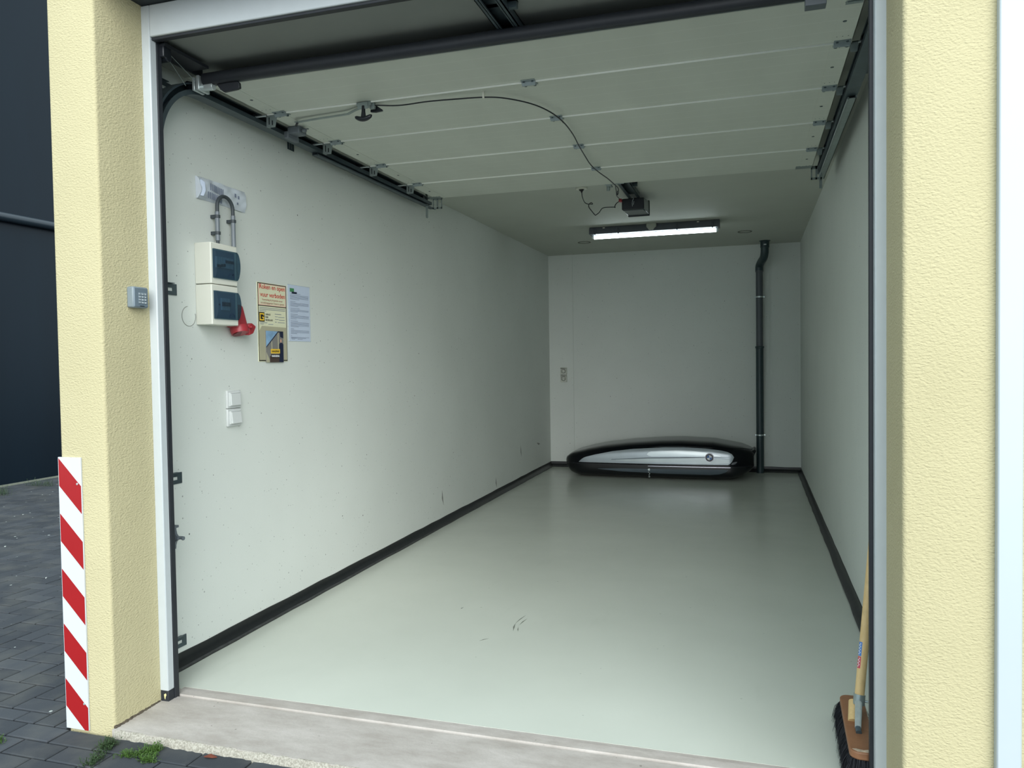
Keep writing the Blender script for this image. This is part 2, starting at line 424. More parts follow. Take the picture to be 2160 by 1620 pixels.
struct('trim_11', b, chipm)

b = B(); rg_ = random.Random(21); prev = None; GR = mat('grit_line', (96,86,72), .95, var=.35, vs=120)
for i in range(40):
    y = -.782+(.785-.555)*i/39; wv_ = .004+rg_.uniform(0,.006)
    ring = [b.verts.new(p) for p in ((XL-.001,y,-.004), (XL+wv_,y,-.003), (XL-.001,y,.003+rg_.uniform(0,.004)))]
    if prev:
        for k in range(3): b.faces.new((prev[k], prev[(k+1)%3], ring[(k+1)%3], ring[k]))
    prev = ring
struct('trim_13', b, GR)
# ------------------------------------------------------------------ paving: herringbone plus straight rows along the front
bed = B(); box(bed, -14, 12, -16, 24, -.30, -.0425); struct('ground', bed, mat('joint_sand', (34,36,34), .95, var=.2, vs=40))
verts, faces = [], []
def paver(x0, y0, x1, y1, rng):
    g = .0034; x0 += g; y0 += g; x1 -= g; y1 -= g; c = .004; z = -.030+rng.uniform(-.0012,.0012)
    a, bb_ = rng.uniform(-.0006,.0006), rng.uniform(-.0006,.0006); i = len(verts)
    for (x, y) in ((x0,y0), (x1,y0), (x1,y1), (x0,y1)): verts.append((x, y, -.055))
    for (x, y) in ((x0,y0), (x1,y0), (x1,y1), (x0,y1)): verts.append((x, y, z-.003+(x-x0)*a*5+(y-y0)*bb_*5))
    for (x, y) in ((x0+c,y0+c), (x1-c,y0+c), (x1-c,y1-c), (x0+c,y1-c)): verts.append((x, y, z+(x-x0)*a*5+(y-y0)*bb_*5))
    for k in range(4):
        j = (k+1) % 4
        faces.append((i+k, i+j, i+4+j, i+4+k)); faces.append((i+4+k, i+4+j, i+8+j, i+8+k))
    faces.append((i+8, i+9, i+10, i+11))
rng = random.Random(11)
s = .1
# herringbone region: y > -.786 left of the building, and everything in front beyond the rows
def herring(xa, xb, ya, yb, ox, oy):
    nx = int((xb-xa)/s)+6; ny = int((yb-ya)/s)+6
    for j in range(-4, ny):
        for i in range(-4, nx):
            k = (i-j) % 4
            if k == 0: x0, y0, x1, y1 = i, j, i+2, j+1
            elif k == 3: x0, y0, x1, y1 = i, j, i+1, j+2
            else: continue
            X0, Y0, X1, Y1 = ox+x0*s, oy+y0*s, ox+x1*s, oy+y1*s
            X0 = max(X0, xa); X1 = min(X1, xb); Y0 = max(Y0, ya); Y1 = min(Y1, yb)
            if X1-X0 > .03 and Y1-Y0 > .03: paver(X0, Y0, X1, Y1, rng)
herring(-5.72, -.06, -.786, 8.0, -5.72, -.806)
for r in range(3):
    y1 = -.786-.1*r; x = -5.7+(0, .1, .045)[r]+.06
    while x < 3.4:
        paver(x, y1-.1, x+.2, y1, rng); x += .2
herring(-5.7, 3.4, -3.6, -1.086, -5.7, -3.6)
me = bpy.data.meshes.new('paving'); me.from_pydata(verts, [], faces); me.materials.append(PAVE)
o = bpy.data.objects.new('paving', me); COL.objects.link(o); o['kind'] = 'structure'
# dark neighbouring building across the passage, with a pipe along it
b = B(); box(b, -6.0, -5.74, -3, 14, -.05, 6.6)
struct('wall_neighbour', b, DARKW)
b = B(); box(b, -5.74, -5.725, -3, 14, -.05, -.012); struct('trim_12', b, mat('kerb_grey', (120,124,110), .8))  # pale strip along the foot of the dark wall
t = thing('wall_pipe', (-5.68, 4, 3.02), 'dark grey pipe running level along the dark wall of the neighbouring building', 'pipe')
obj('pipe', tube(B(), [(-5.68,-3,3.02), (-5.68,13,3.02)], .052, 16), mat('dark_metal_pipe', (26,38,46), .35), t)
for y in (-1, 2.4, 5.6, 9): obj('pipe_bracket', bx(-5.742, -5.68, y, y+.03, 2.985, 3.055), DZINC, t)

# ------------------------------------------------------------------ hazard marker on the left pier
t = thing('hazard_board', (0, YP-.004, .48), 'narrow board with red and white diagonal stripes on the left stucco pier', 'marker board')
x0, x1, z0, z1 = -.0565, .0485, -.025, .983
yb = YP-.007
obj('board', bx(x0, x1, yb, YP-.0005, z0, z1), WHITES, t, bev=.0008)
def clip(poly, z):
    o = []
    for i in range(len(poly)):
        a, c = poly[i], poly[(i+1) % len(poly)]
        if a[1] >= z: o.append(a)
        if (a[1] >= z) != (c[1] >= z):
            k = (z-a[1])/(c[1]-a[1]); o.append((a[0]+(c[0]-a[0])*k, z))
    return o
for i in range(5):
    a = z1-.004-.2045*i; p = [(x0+.003, a), (x1-.001, a-.1), (x1-.001, a-.202), (x0+.003, a-.102)]
    p = clip(p, z0+.001)
    if len(p) < 3: continue
    obj('stripe', prism(B(), [(x, yb-.0008, z) for x, z in p], (0,.001,0)), REDS, t)
for z in (.887, .075): obj('screw', tube(B(), [(.032,yb-.003,z), (.032,yb+.001,z)], .004, 10), BRIGHT, t)

# ------------------------------------------------------------------ keypad on the left reveal
t = thing('keypad', (XL, -.62, 1.57), 'grey code keypad with twelve buttons on the left stucco reveal', 'keypad')
kx0, kx1, ky0, ky1, kz0, kz1 = XL-.002, XL+.030, -.662, -.587, 1.531, 1.610
obj('housing', bx(kx0, kx1, ky0, ky1, kz0, kz1), LGREYP, t, bev=.006)
obj('face_plate', bx(kx1-.002, kx1+.0022, ky0+.004, ky1-.004, kz0+.004, kz1-.004), KEYF, t, bev=.003)
dig = ['1','2','3','4','5','6','7','8','9','*','0','#']
for i in range(12):
    r, c = divmod(i, 3); yy = -.6395+c*.0138+.001; zz = 1.5875-r*.0106
    k = obj('button', bx(kx1+.002, kx1+.0036, yy, yy+.0118, zz-.0084, zz), KEYC, t, bev=.001)
    obj('digit', text_bm(dig[i], .0078, (kx1+.0037, yy+.0038, zz-.0073), (0,1,0), (0,0,1), .0002), WH, k, smooth=0)
    obj('shade_line', bx(kx1+.002, kx1+.0026, yy, yy+.0118, zz-.0104, zz-.0088), mat('keypad_shade', (62,76,88), .6) if i == 0 else bpy.data.materials['keypad_shade'], t)  # dark strip painted as the shade below each button
obj('slot', bx(kx1+.002, kx1+.0028, -.632, -.610, 1.5365, 1.5393), BLACKP, t)

# ================================================================== SECTIONAL DOOR (open, under the ceiling)
DX0, DX1, ZD = .186, 2.748, 2.50
SE = [-.19, .217, .727, 1.258, 1.784, 2.26]
door = thing('sectional_door', (1.467, 1.0, ZD), 'white sectional garage door rolled open flat below the ceiling', 'garage door')
for i in range(5):
    a, c = SE[i], SE[i+1]
    pr = [(a+.001, ZD+.004), (a+.004, ZD), (c-.0085, ZD), (c-.0085, ZD+.034), (a+.001, ZD+.034)]
    if i == 4: pr = [(a+.001, ZD+.004), (a+.004, ZD), (c, ZD), (c, ZD+.034), (a+.001, ZD+.034)]
    p = obj('door_panel', prism(B(), [(DX0, y, z) for y, z in pr], (DX1-DX0,0,0)), PANEL, door, smooth=0)
    if i < 4: obj('seam_edge', bx(DX0, DX1, c-.0080, c-.0035, ZD-.0062, ZD+.033), SEAMLIT, p, smooth=0)
    for xa, xb in ((DX0-.001, .270), (2.676, DX1+.001)):
        e = bx(xa, xb, a+.004, c-.015, ZD-.0016, ZD+.001)
        box(e, xa if xa < 1 else xb-.002, xa+.002 if xa < 1 else xb, a+.003, c-.003, ZD-.0016, ZD+.035)
        obj('end_stile', e, PANEL, p)
    rv = B()
    for yy in (a+.045, c-.065):
        for k in range(3):
            for xx in (.2+.022*k, 2.69+.02*k): tube(rv, [(xx,yy,ZD-.0022), (xx,yy,ZD-.0012)], .0022, 8)
    obj('rivets', rv, DZINC, p)
    for xx in (.243, 2.703):
        obj('stile_plug', tube(B(), [(xx,(a+c)/2,ZD-.003), (xx,(a+c)/2,ZD)], .007, 12), DZINC, p)
# bottom seal: rounded rubber profile with its aluminium carrier
pr = []
for k in range(16):
    a = 2*PI*k/16; pr.append((-.213+.021*math.cos(a), 2.521+.0255*math.sin(a)))
fr = []
for i in range(25):
    x = .172+(2.762-.172)*i/24; sg = .003*math.sin(i*1.7)+.0035*math.sin(i*.6)
    fr.append(((x, sg*.4, sg*.35), (0,1,0), (0,0,1)))
obj('bottom_seal', sweep(B(), fr, pr), BLACKR, door, smooth=60)
obj('seal_carrier', bx(DX0, DX1, -.196, -.186, ZD+.002, ZD+.046), DZINC, door)
def hinge(x0, x1, y, z=ZD-.001):
    h = B(); 
    prism(h, [(x0, yy, zz) for yy, zz in ((y-.030,z+.0005), (y-.030,z-.003), (y-.013,z-.003), (y-.010,z-.012), (y+.004,z-.012), (y+.006,z-.003), (y+.032,z-.003), (y+.032,z+.0005))], (x1-x0,0,0))
    tube(h, [(x0+.001,y-.003,z-.012), (x1-.001,y-.003,z-.012)], .0055, 12)
    o = obj('hinge', h, HSTEEL, door, bev=.0008)
    bt = B()
    for xx in (x0+.010, x1-.010): tube(bt, [(xx,y+.020,z-.011), (xx,y+.020,z-.002)], .006, 6)
    for xx in (x0+.012, x1-.012): tube(bt, [(xx,y-.018,z-.006), (xx,y-.018,z-.002)], .005, 6)
    obj('hinge_bolts', bt, DZINC, o)
    return o
HG = [(1.45,1.511), (1.445,1.505), (1.441,1.50), (1.436,1.494)]
for i in range(4):
    y = SE[i+1]; hinge(HG[i][0], HG[i][1], y)
    hinge(2.684, 2.744, y); hinge(.228, .292, y)
# roller carriers at the edges: slotted steel plates hanging from the hinges, with rollers
def carrier(y, side, w=.055, h=.062, z=ZD):
    x0 = .186 if side < 0 else 2.702
    bb = B(); dx = w
    xa, xb = (.178, .238) if side < 0 else (2.742, 2.796)
    if side < 0: pts = [(xa,y,z), (xb,y,z), (xb-.012,y,z-h), (xa+.006,y,z-h)]
    else: pts = [(xa,y,z), (xa+.03,y,z), (xa+.026,y,z-.04), (xa+.002,y,z-.04)]
    prism(bb, pts, (0,.0025,0)); box(bb, min(xa,xb), max(xa,xb) if side < 0 else xa+.03, y, y+.045, z-.0035, z-.001)
    if side < 0: box(bb, xa, xa+.003, y, y+.03, z-h+.004, z)
    o = obj('roller_carrier', bb, ZINC, door)
    if side < 0:
        sl = B(); box(sl, xa+.013, xa+.018, y-.0007, y, z-.048, z-.014); box(sl, xa+.03, xa+.036, y-.0007, y, z-.052, z-.030)
        obj('carrier_slots', sl, BLACKP, o)
    rr = B(); xs = -1 if side < 0 else 1; xr = .100 if side < 0 else 2.794
    tube(rr, [(xa if side < 0 else xa+.01, y+.012, 2.500), (xr, y+.012, 2.500)], .0045, 8)
    obj('roller_shaft', rr, BRIGHT, o)
    obj('roller', tube(B(), [(xr-.012,y+.012,2.500), (xr+.010,y+.012,2.500)], .018, 20), BLACKP, o)
for i in range(4):
    carrier(SE[i+1], -1); carrier(SE[i+1], 1)
# top brackets at the far end
for side in (-1, 1):
    bb = B(); xa, xb = (.150, .245) if side < 0 else (2.65, 2.745)
    box(bb, xa, xb, 2.20, 2.262, ZD-.004, ZD)
    bx_ = (.165, .238) if side < 0 else (2.742, 2.806)
    y = 2.262; zt = ZD+.008
    box(bb, bx_[0], bx_[1], y-.002, y, zt-.085, zt-.072); box(bb, bx_[0], bx_[0]+.008, y-.002, y, zt-.085, zt-.0)
    box(bb, bx_[1]-.008, bx_[1], y-.002, y, zt-.085, zt); box(bb, (bx_[0]+bx_[1])/2-.005, (bx_[0]+bx_[1])/2+.005, y-.002, y, zt-.085, zt)
    box(bb, bx_[0], bx_[1], y-.002, y, zt-.02, zt)
    o = obj('top_roller_bracket', bb, ZINC, door)
    xr = .100 if side < 0 else 2.794
    obj('roller', tube(B(), [(xr-.006,2.225,2.500), (xr+.012,2.225,2.500)], .018, 20), BLACKP, o)
# bottom corner fittings
b = B(); tube(b, [(.142,-.205,2.494), (.214,-.205,2.490)], .016, 14); box(b, .148, .162, -.235, -.165, 2.475, 2.535); box(b, .128, .140, -.235, -.170, 2.474, 2.528)
o = obj('bottom_roller_bracket', b, BRIGHT, door, bev=.002)
obj('roller', tube(B(), [(.088,-.215,2.507), (.110,-.215,2.500)], .018, 20), BLACKP, o)
b = B(); pts = [(.222,-.200,2.512), (.255,-.200,2.521), (.322,-.200,2.516), (.338,-.200,2.500), (.340,-.200,2.478), (.325,-.200,2.474), (.262,-.200,2.470), (.245,-.200,2.482)]
prism(b, [(x, -.205, z-.008) for x, _, z in pts], (0,.016,0)); obj('grip_pad', b, BLACKR, door, bev=.003)
b = B(); box(b, 2.556, 2.622, -.236, -.192, 2.466, 2.508); obj('grip_plate', b, GREYP, door, bev=.002)
b = bx(2.690, 2.746, -.155, -.125, ZD-.003, ZD-.001); tube(b, [(2.694,-.150,ZD-.005), (2.742,-.150,ZD-.005)], .003, 8); obj('bottom_roller_bracket', b, ZINC, door, bev=.001)
# inside latch: bolt housing, flat rod, T handle and its plate
b = B(); box(b, .168, .236, .405, .475, 2.462, 2.50); box(b, .150, .176, .40, .50, 2.440, 2.476); tube(b, [(.236,.43,2.478), (.262,.43,2.478)], .010, 10)
lo = obj('latch_housing', b, GREYP, door, bev=.006)
b = B(); 
for p, q in (((.262,.37,2.484), (.262,.30,2.484)),): tube(b, [p, q], .004)
obj('latch_pin', tube(B(), [(.25,.36,2.482), (.285,.315,2.482)], .006, 8), BLACKP, lo)
rod = [(.272,.318,2.482), (.40,.302,2.482), (.575,.288,2.482), (.625,.262,2.486), (.672,.240,2.488)]
fr = []
for i, p in enumerate(rod):
    fr.append((p, (0,1,0), (0,0,1)))
obj('latch_rod', sweep(B(), fr, [(-.009,-.0015), (.009,-.0015), (.009,.0015), (-.009,.0015)]), ZINC, door)
b = B(); box(b, .664, .735, .205, .245, ZD-.018, ZD-.0005); box(b, .672, .722, .200, .205, ZD-.034, ZD-.004); box(b, .722,.745,.222,.238,ZD-.03,ZD-.001)
o = obj('handle_plate', b, ZINC, door, bev=.001)
b = B(); prism(b, [(.715,.246,2.494), (.738,.246,2.494), (.772,.246,2.470), (.772,.246,2.463), (.738,.246,2.460), (.712,.246,2.464)], (0,.012,0)); obj('release_lever', b, BLACKP, door, bev=.002)
b = B()
tube(b, [(.7,.205,2.480), (.7,.203,2.455), (.7,.202,2.428)], [.0085,.0085,.012], 12)
arc = []
for k in range(17):
    u = -1+k/8; arc.append((.7+u*.042, .202, 2.421+.014*u*u))
rs = [.003+.0085*math.sqrt(max(0, 1-(k/8-1)**2))**.8 for k in range(17)]
tube(b, arc, rs, 10); obj('pull_handle', b, BLACKP, door, smooth=70)
cab = bez([(.742,.232,2.487), (.86,.246,2.478), (1.0,.236,2.476), (1.13,.248,2.476), (1.257,.268,2.476), (1.34,.31,2.476), (1.43,.42,2.476), (1.482,.56,2.476), (1.507,.73,2.474), (1.505,.95,2.475), (1.49,1.16,2.474), (1.475,1.40,2.476), (1.468,1.60,2.474), (1.478,1.79,2.474), (1.50,2.0,2.476), (1.513,2.18,2.474), (1.520,2.27,2.470), (1.512,2.33,2.452), (1.500,2.345,2.440), (1.507,2.32,2.462)], 8)
obj('release_cable', tube(B(), cab, .0032, 8), BLACKP, door, smooth=60)
b = B()
for (x, y) in ((1.257,.268), (1.50,.735)): box(b, x-.004, x+.004, y-.008, y+.008, 2.470, ZD)
obj('cable_clip', b, CREAM, door)
b = B(); box(b, 1.43, 1.56, 2.262, 2.268, ZD-.004, ZD+.03); box(b, 1.44, 1.475, 2.262, 2.32, ZD-.012, ZD-.002); tube(b, [(1.45,2.29,2.462), (1.45,2.29,2.50)], .012, 10)
obj('opener_bracket', b, ZINC, door, bev=.001)

# ------------------------------------------------------------------ door tracks
def track(sgn, label):
    """C-shaped rail, upright beside the opening, bent and running back below the ceiling"""
    X = (lambda x: x) if sgn < 0 else (lambda x: W-x)
    t = thing('door_track', (X(.1), -.42, 0), label, 'door track', 'rails of the sectional door')
    yc, zc, R = -.425, 2.500, .285
    prof = [(-.024,.062), (.024,.062), (.024,.116), (.004,.116), (.004,.113), (.0212,.113), (.0212,.0648), (-.0212,.0648), (-.0212,.111), (-.017,.114), (-.017,.118), (-.024,.114)]
    # u: radial offset (positive = inner side of the bend), v: x position
    fr = [((0,yc,.0), (0,1,0), (sgn*-1,0,0)), ((0,yc,zc-R), (0,1,0), (sgn*-1,0,0))]
    def fx(o): return (0 if sgn < 0 else W, o[1], o[2])
    frames = []
    for z in (.012, 1.0, zc-R): frames.append(((0 if sgn<0 else W, yc, z), (0,1,0), (1 if sgn<0 else -1,0,0)))
    for k in range(1, 25):
        a = PI/2*k/24; cy, cz = yc+R, zc-R
        p = (0 if sgn<0 else W, cy-R*math.cos(a), cz+R*math.sin(a)); ax = (0, math.cos(a), -math.sin(a))
        frames.append((p, ax, (1 if sgn<0 else -1,0,0)))
    for y in (.5, 1.4, 2.36): frames.append(((0 if sgn<0 else W, y, zc), (0,0,-1), (1 if sgn<0 else -1,0,0)))
    obj('rail', sweep(B(), frames, prof), DZINC, t, smooth=35)
    # stiffening angle under the level run
    b = B()
    xs = sorted((X(.066), X(.098))); box(b, xs[0], xs[1], .80, 2.44, 2.462, 2.465)
    xs = sorted((X(.066), X(.069))); box(b, xs[0], xs[1], .80, 2.44, 2.462, 2.48)
    xs = sorted((X(.098), X(.108)))
    tube(b, [(X(.100), .80, 2.464), (X(.100), 2.455, 2.464)], .0055, 10)
    obj('support_angle', b, DZINC if sgn < 0 else ZINC, t)
    # wall plates of the upright part, with slots
    for z in (2.495, 1.64, .825, .112):
        b = B(); dz = .024; y0, y1 = -.425, -.215
        # plate against the wall made of four strips around the slot
        for (ya, yb_, za, zb) in ((y0,-.300,z-dz,z+dz), (-.240,y1,z-dz,z+dz), (-.300,-.240,z-dz,z-.007), (-.300,-.240,z+.007,z+dz)):
            xx = sorted((X(.001), X(.0045))); box(b, xx[0], xx[1], ya, yb_, za, zb)
        xx = sorted((X(.001), X(.060))); box(b, xx[0], xx[1], -.425, -.421, z-dz, z+dz)
        xx = sorted((X(.001), X(.02))); box(b, xx[0], xx[1], y1-.07, y1-.03, z+dz, z+dz+.003)
        obj('wall_bracket', b, DZINC, t)
    # hangers of the level part
    for y in (.69, 2.33):
        b = B()
        xx = sorted((X(.001), X(.004)))
        if y < 1:
            for (ya, yb_) in ((y-.03, y-.014), (y-.006, y+.006), (y+.014, y+.03)): box(b, xx[0], xx[1], ya, yb_, 2.472, 2.535)
            box(b, xx[0], xx[1], y-.03, y+.03, 2.468, 2.475); box(b, xx[0], xx[1], y-.03, y+.03, 2.53, 2.54)
            xx = sorted((X(.004), X(.072))); box(b, xx[0], xx[1], y-.03, y+.03, 2.538, 2.541)
        else:
            xx = sorted((X(.088), X(.105))); box(b, xx[0], xx[1], y-.022, y-.018, 2.375, 2.585)
            xx = sorted((X(.088), X(.091))); box(b, xx[0], xx[1], y-.02, y+.004, 2.375, 2.585)
        obj('track_hanger', b, ZINC if y > 1 else DZINC, t)
    # upper guide running from the frame to the bend
    b = B(); xa, xb = sorted((X(.135), X(.222)))
    box(b, xa, xb, -.50, -.245, 2.548, 2.560); xx = sorted((X(.128), X(.140))); box(b, xx[0], xx[1], -.50, -.18, 2.545, 2.583)
    obj('upper_guide', b, BLACKR, t)
    return t
tl = track(-1, 'galvanised rail on the left side, upright, curved and then level')
b = B(); box(b, .165, .216, -.499, -.455, 2.508, 2.57); tube(b, [(.165,-.47,2.515), (.215,-.47,2.515)], .018, 14)
obj('end_pulley', b, BLACKP, tl, bev=.004)
obj('pull_wire', tube(B(), [(.198,-.49,2.555), (.165,-.26,2.50)], .0013, 6), ZINC, tl)
obj('pull_wire', tube(B(), [(.190,-.49,2.555), (.150,-.30,2.47)], .0013, 6), ZINC, tl)
# spring catch with a stub on the upright
b = B()
pts = [(.062,.645), (.084,.645), (.0845,.628), (.088,.612), (.096,.602), (.108,.600), (.108,.590), (.096,.587), (.087,.578), (.0825,.564), (.081,.548), (.062,.543)]
prism(b, [(x, -.362, z) for x, z in pts], (0,.012,0)); box(b, .064, .108, -.372, -.340, .590, .600); box(b, .062,.084,-.395,-.335,.635,.645)
tube(b, [(.10,-.356,.595), (.120,-.356,.595)], .005, 10); tube(b, [(.119,-.356,.595), (.125,-.356,.595)], .0085, 12)
o = obj('latch_catch', b, GREYP, tl, bev=.001)
obj('catch_plate', bx(.060, .069, -.40, -.352, .645, .715), GREYP, o, bev=.002)
track(1, 'galvanised rail on the right side, level below the ceiling')

# ------------------------------------------------------------------ opener: ceiling rail and motor
t = thing('door_opener', (1.51, 1.3, 2.58), 'black ceiling motor of the garage door on its long steel rail', 'door opener')
b = B()
for x in (1.482, 1.548): box(b, x, x+.020, -.47, 2.99, 2.543, 2.548)
for x in (1.482, 1.565): box(b, x, x+.003, -.47, 2.99, 2.543, 2.578)
box(b, 1.482, 1.568, -.47, 2.99, 2.574, 2.578); box(b, 1.494, 1.497, -.47, 2.99, 2.543, 2.556); box(b, 1.553, 1.556, -.47, 2.99, 2.543, 2.556)
obj('rail', b, DZINC, t)
for yy in (-.36, 1.2, 2.62):
    b = bx(1.468, 1.600, yy, yy+.025, 2.574, 2.585); box(b, 1.568, 1.600, yy, yy+.02, 2.553, 2.58); obj('rail_hanger', b, DZINC, t)
b = B(); prism(b, [(1.431,2.975,2.455), (1.431,2.975,2.540), (1.601,2.975,2.540), (1.601,2.975,2.455)], (0,.02,0))
obj('motor_front', b, BLACKP, t, bev=.006)
b = B()
f0 = [(1.436,2.995,2.452), (1.436,2.995,2.545), (1.598,2.995,2.545), (1.598,2.995,2.452)]; f1 = [(1.440,3.25,2.456), (1.440,3.25,2.565), (1.606,3.25,2.565), (1.606,3.25,2.456)]
va = [b.verts.new(p) for p in f0]; vb = [b.verts.new(p) for p in f1]
b.faces.new(va); b.faces.new(vb)
for k in range(4): b.faces.new((va[k], va[(k+1)%4], vb[(k+1)%4], vb[k]))
obj('motor_housing', b, mat('charcoal_gloss_cover', (58,68,72), .25, var=.05), t, bev=.006)
b = B(); box(b, 1.438, 1.610, 3.244, 3.262, 2.448, 2.57); obj('motor_rear', b, BLACKP, t, bev=.005)
b = B(); tube(b, [(1.515,2.972,2.55), (1.523,2.970,2.535), (1.515,2.970,2.52), (1.512,2.970,2.50), (1.514,2.970,2.478)], .0016, 6); tube(b, [(1.526,2.970,2.515), (1.52,2.970,2.49)], .0016, 6)
obj('wiring', b, BRIGHT, t)
obj('red_plug', bx(1.415, 1.437, 2.93, 2.972, 2.512, 2.534), REDP, t, bev=.002)
lead = bez([(1.470,2.45,2.545), (1.452,2.60,2.52), (1.43,2.75,2.52), (1.424,2.9,2.530), (1.424,2.935,2.526)], 8)
obj('plug_lead', tube(B(), lead, .003, 8), BLACKP, t, smooth=60)
cord = bez([(1.178,2.70,2.555), (1.172,2.75,2.53), (1.168,2.84,2.512), (1.182,2.87,2.502), (1.208,2.88,2.500), (1.222,2.885,2.500), (1.212,2.885,2.512), (1.196,2.88,2.500), (1.193,2.88,2.480), (1.215,2.885,2.447), (1.238,2.89,2.418), (1.247,2.89,2.417), (1.27,2.90,2.436), (1.29,2.90,2.462), (1.315,2.90,2.470), (1.38,2.90,2.468), (1.393,2.90,2.464), (1.390,2.905,2.475), (1.40,2.915,2.497), (1.416,2.935,2.514)], 8)
pc = obj('power_cord', tube(B(), cord, .0033, 8), BLACKP, t, smooth=60)
obj('plug', tube(B(), [(1.178,2.695,2.574), (1.178,2.697,2.568), (1.178,2.699,2.562), (1.178,2.70,2.552)], [.020,.017,.008,.005], 14), BLACKP, pc)
t = thing('ceiling_outlet', (1.18, 2.69, H), 'flat ivory socket plate on the ceiling holding the black plug', 'socket')
obj('plate', tube(B(), [(1.178,2.69,H), (1.178,2.69,H-.010)], [.045,.042], 24), CREAM, t, bev=.002)

# ------------------------------------------------------------------ tube light
t = thing('tube_light', (1.49, 4.45, H), 'long grey batten light with one glowing tube on the ceiling', 'light fitting')
b = B(); prism(b, [(.885,4.395,2.515), (.885,4.402,2.562), (.885,4.42,2.584), (.885,4.50,2.584), (.885,4.518,2.562), (.885,4.525,2.515)], (1.218,0,0))
obj('housing', b, mat('housing_grey', (96,100,108), .5, var=.05), t, bev=.003)
obj('tube', tube(B(), [(.925,4.455,2.492), (2.070,4.455,2.492)], .0165, 18), TUBE, t)
for x0, x1 in ((.905,.927), (2.068,2.09)): obj('tube_cap', tube(B(), [(x0,4.455,2.492), (x1,4.455,2.492)], .0145, 16), BRIGHT, t)
for x in (.91, 2.072): obj('tube_socket', bx(x-.006, x+.014, 4.445, 4.465, 2.495, 2.516), WHITE, t)
for x in (.945, 1.17, 1.72, 2.04): obj('housing_clip', bx(x-.007, x+.007, 4.385, 4.397, 2.508, 2.562), mat('clip_grey', (72,76,86), .5) if x < 1 else bpy.data.materials['clip_grey'], t, bev=.002)
for x in (1.03, 1.91): obj('cover_catch', bx(x-.010, x+.010, 4.39, 4.402, 2.566, 2.574), CREAM, t)
b = B(); prism(b, [(1.437,4.374,2.584), (1.437,4.374,2.548), (1.449,4.374,2.538), (1.462,4.374,2.522), (1.50,4.374,2.522), (1.513,4.374,2.538), (1.529,4.374,2.548), (1.529,4.374,2.584)], (0,.012,0))
obj('mounting_clip', b, mat('milky_clip', (168,172,160), .25, var=.04), t, bev=.003)

# ------------------------------------------------------------------ drain pipe at the back
t = thing('drain_pipe', (2.463, 6.17, 0), 'dark grey drain pipe standing in the back right corner', 'pipe')
px, py = 2.463, 6.17
obj('lower_pipe', tube(B(), [(px,py,.0), (px,py,1.43)], .041, 24), PIPEB, t)
obj('upper_pipe', tube(B(), [(px,py,1.41), (px,py,2.31)], .0375, 24), PIPEA, t)
obj('pipe_socket', tube(B(), [(px,py,1.405), (px,py,1.415), (px,py,1.428), (px,py,1.434)], [.042,.048,.048,.041], 24), PIPEB, t)
obj('pipe_collar', tube(B(), [(px,py,2.26), (px,py,2.27), (px,py,2.31), (px,py,2.315)], [.0385,.043,.043,.039], 24), PIPEA, t)
el = bez([(px,py,2.28), (px+.002,py-.005,2.33), (px+.02,py-.05,2.372), (px+.045,py-.13,2.405), (px+.055,py-.17,2.45), (px+.057,py-.18,2.50), (px+.058,py-.185,2.585)], 6)
obj('elbow', tube(B(), el, .043, 24), PIPEB, t, smooth=60)
b = B(); tube(b, [(px+.057,py-.185,2.51), (px+.057,py-.185,2.575)], .047, 24); tube(b, [(px+.058,py-.185,2.574), (px+.058,py-.185,2.585)], [.047,.062], 24); obj('ceiling_collar', b, PIPEB, t)
obj('pipe_label', bx(px+.045, px+.073, py-.2345, py-.2325, 2.532, 2.545), mat('label_white', (190,195,195), .5), t)
for z in (1.985, .43):
    b = B(); tube(b, [(px,py,z-.008), (px,py,z+.008)], .0445, 24)
    for s_ in (-1, 1): box(b, px+s_*.044-.01, px+s_*.044+.014*(1 if s_ > 0 else 1), py-.012, py+.012, z-.009, z+.009)
    tube(b, [(px,py,z), (px,D,z)], .005, 8)
    obj('pipe_clamp', b, BRIGHT, t, bev=.001)

# ------------------------------------------------------------------ wall sockets at the back
for i, (z0, z1) in enumerate(((1.131,1.216), (1.040,1.125))):
    t = thing('wall_socket', (.18, D, (z0+z1)/2), ('upper of two pale sockets low on the back wall, left', 'lower of two pale sockets on the back wall, left')[i], 'socket', 'sockets on the back wall')
    x0, x1 = .141, .219
    SK = bpy.data.materials.get('socket_beige') or mat('socket_beige', (196,199,188), .4, var=.02)
    obj('socket_frame', bx(x0, x1, D-.030, D+.001, z0, z1), SK, t, bev=.003)
    obj('recess_ring', disc_ring(((x0+x1)/2, D-.030, (z0+z1)/2), .027, .006, (-1,0,0), (0,0,1), h=.003), SK, t)
    obj('lid_edge', bx(x0+.004, x1-.004, D-.034, D-.029, z1-.012, z1-.006), PLUGD, t)
    b = B()
    for s_ in (-1, 1): tube(b, [((x0+x1)/2+s_*.010,D-.0315,(z0+z1)/2), ((x0+x1)/2+s_*.010,D-.0295,(z0+z1)/2)], .003, 8)
    obj('pin_hole', b, BLACKP, t)

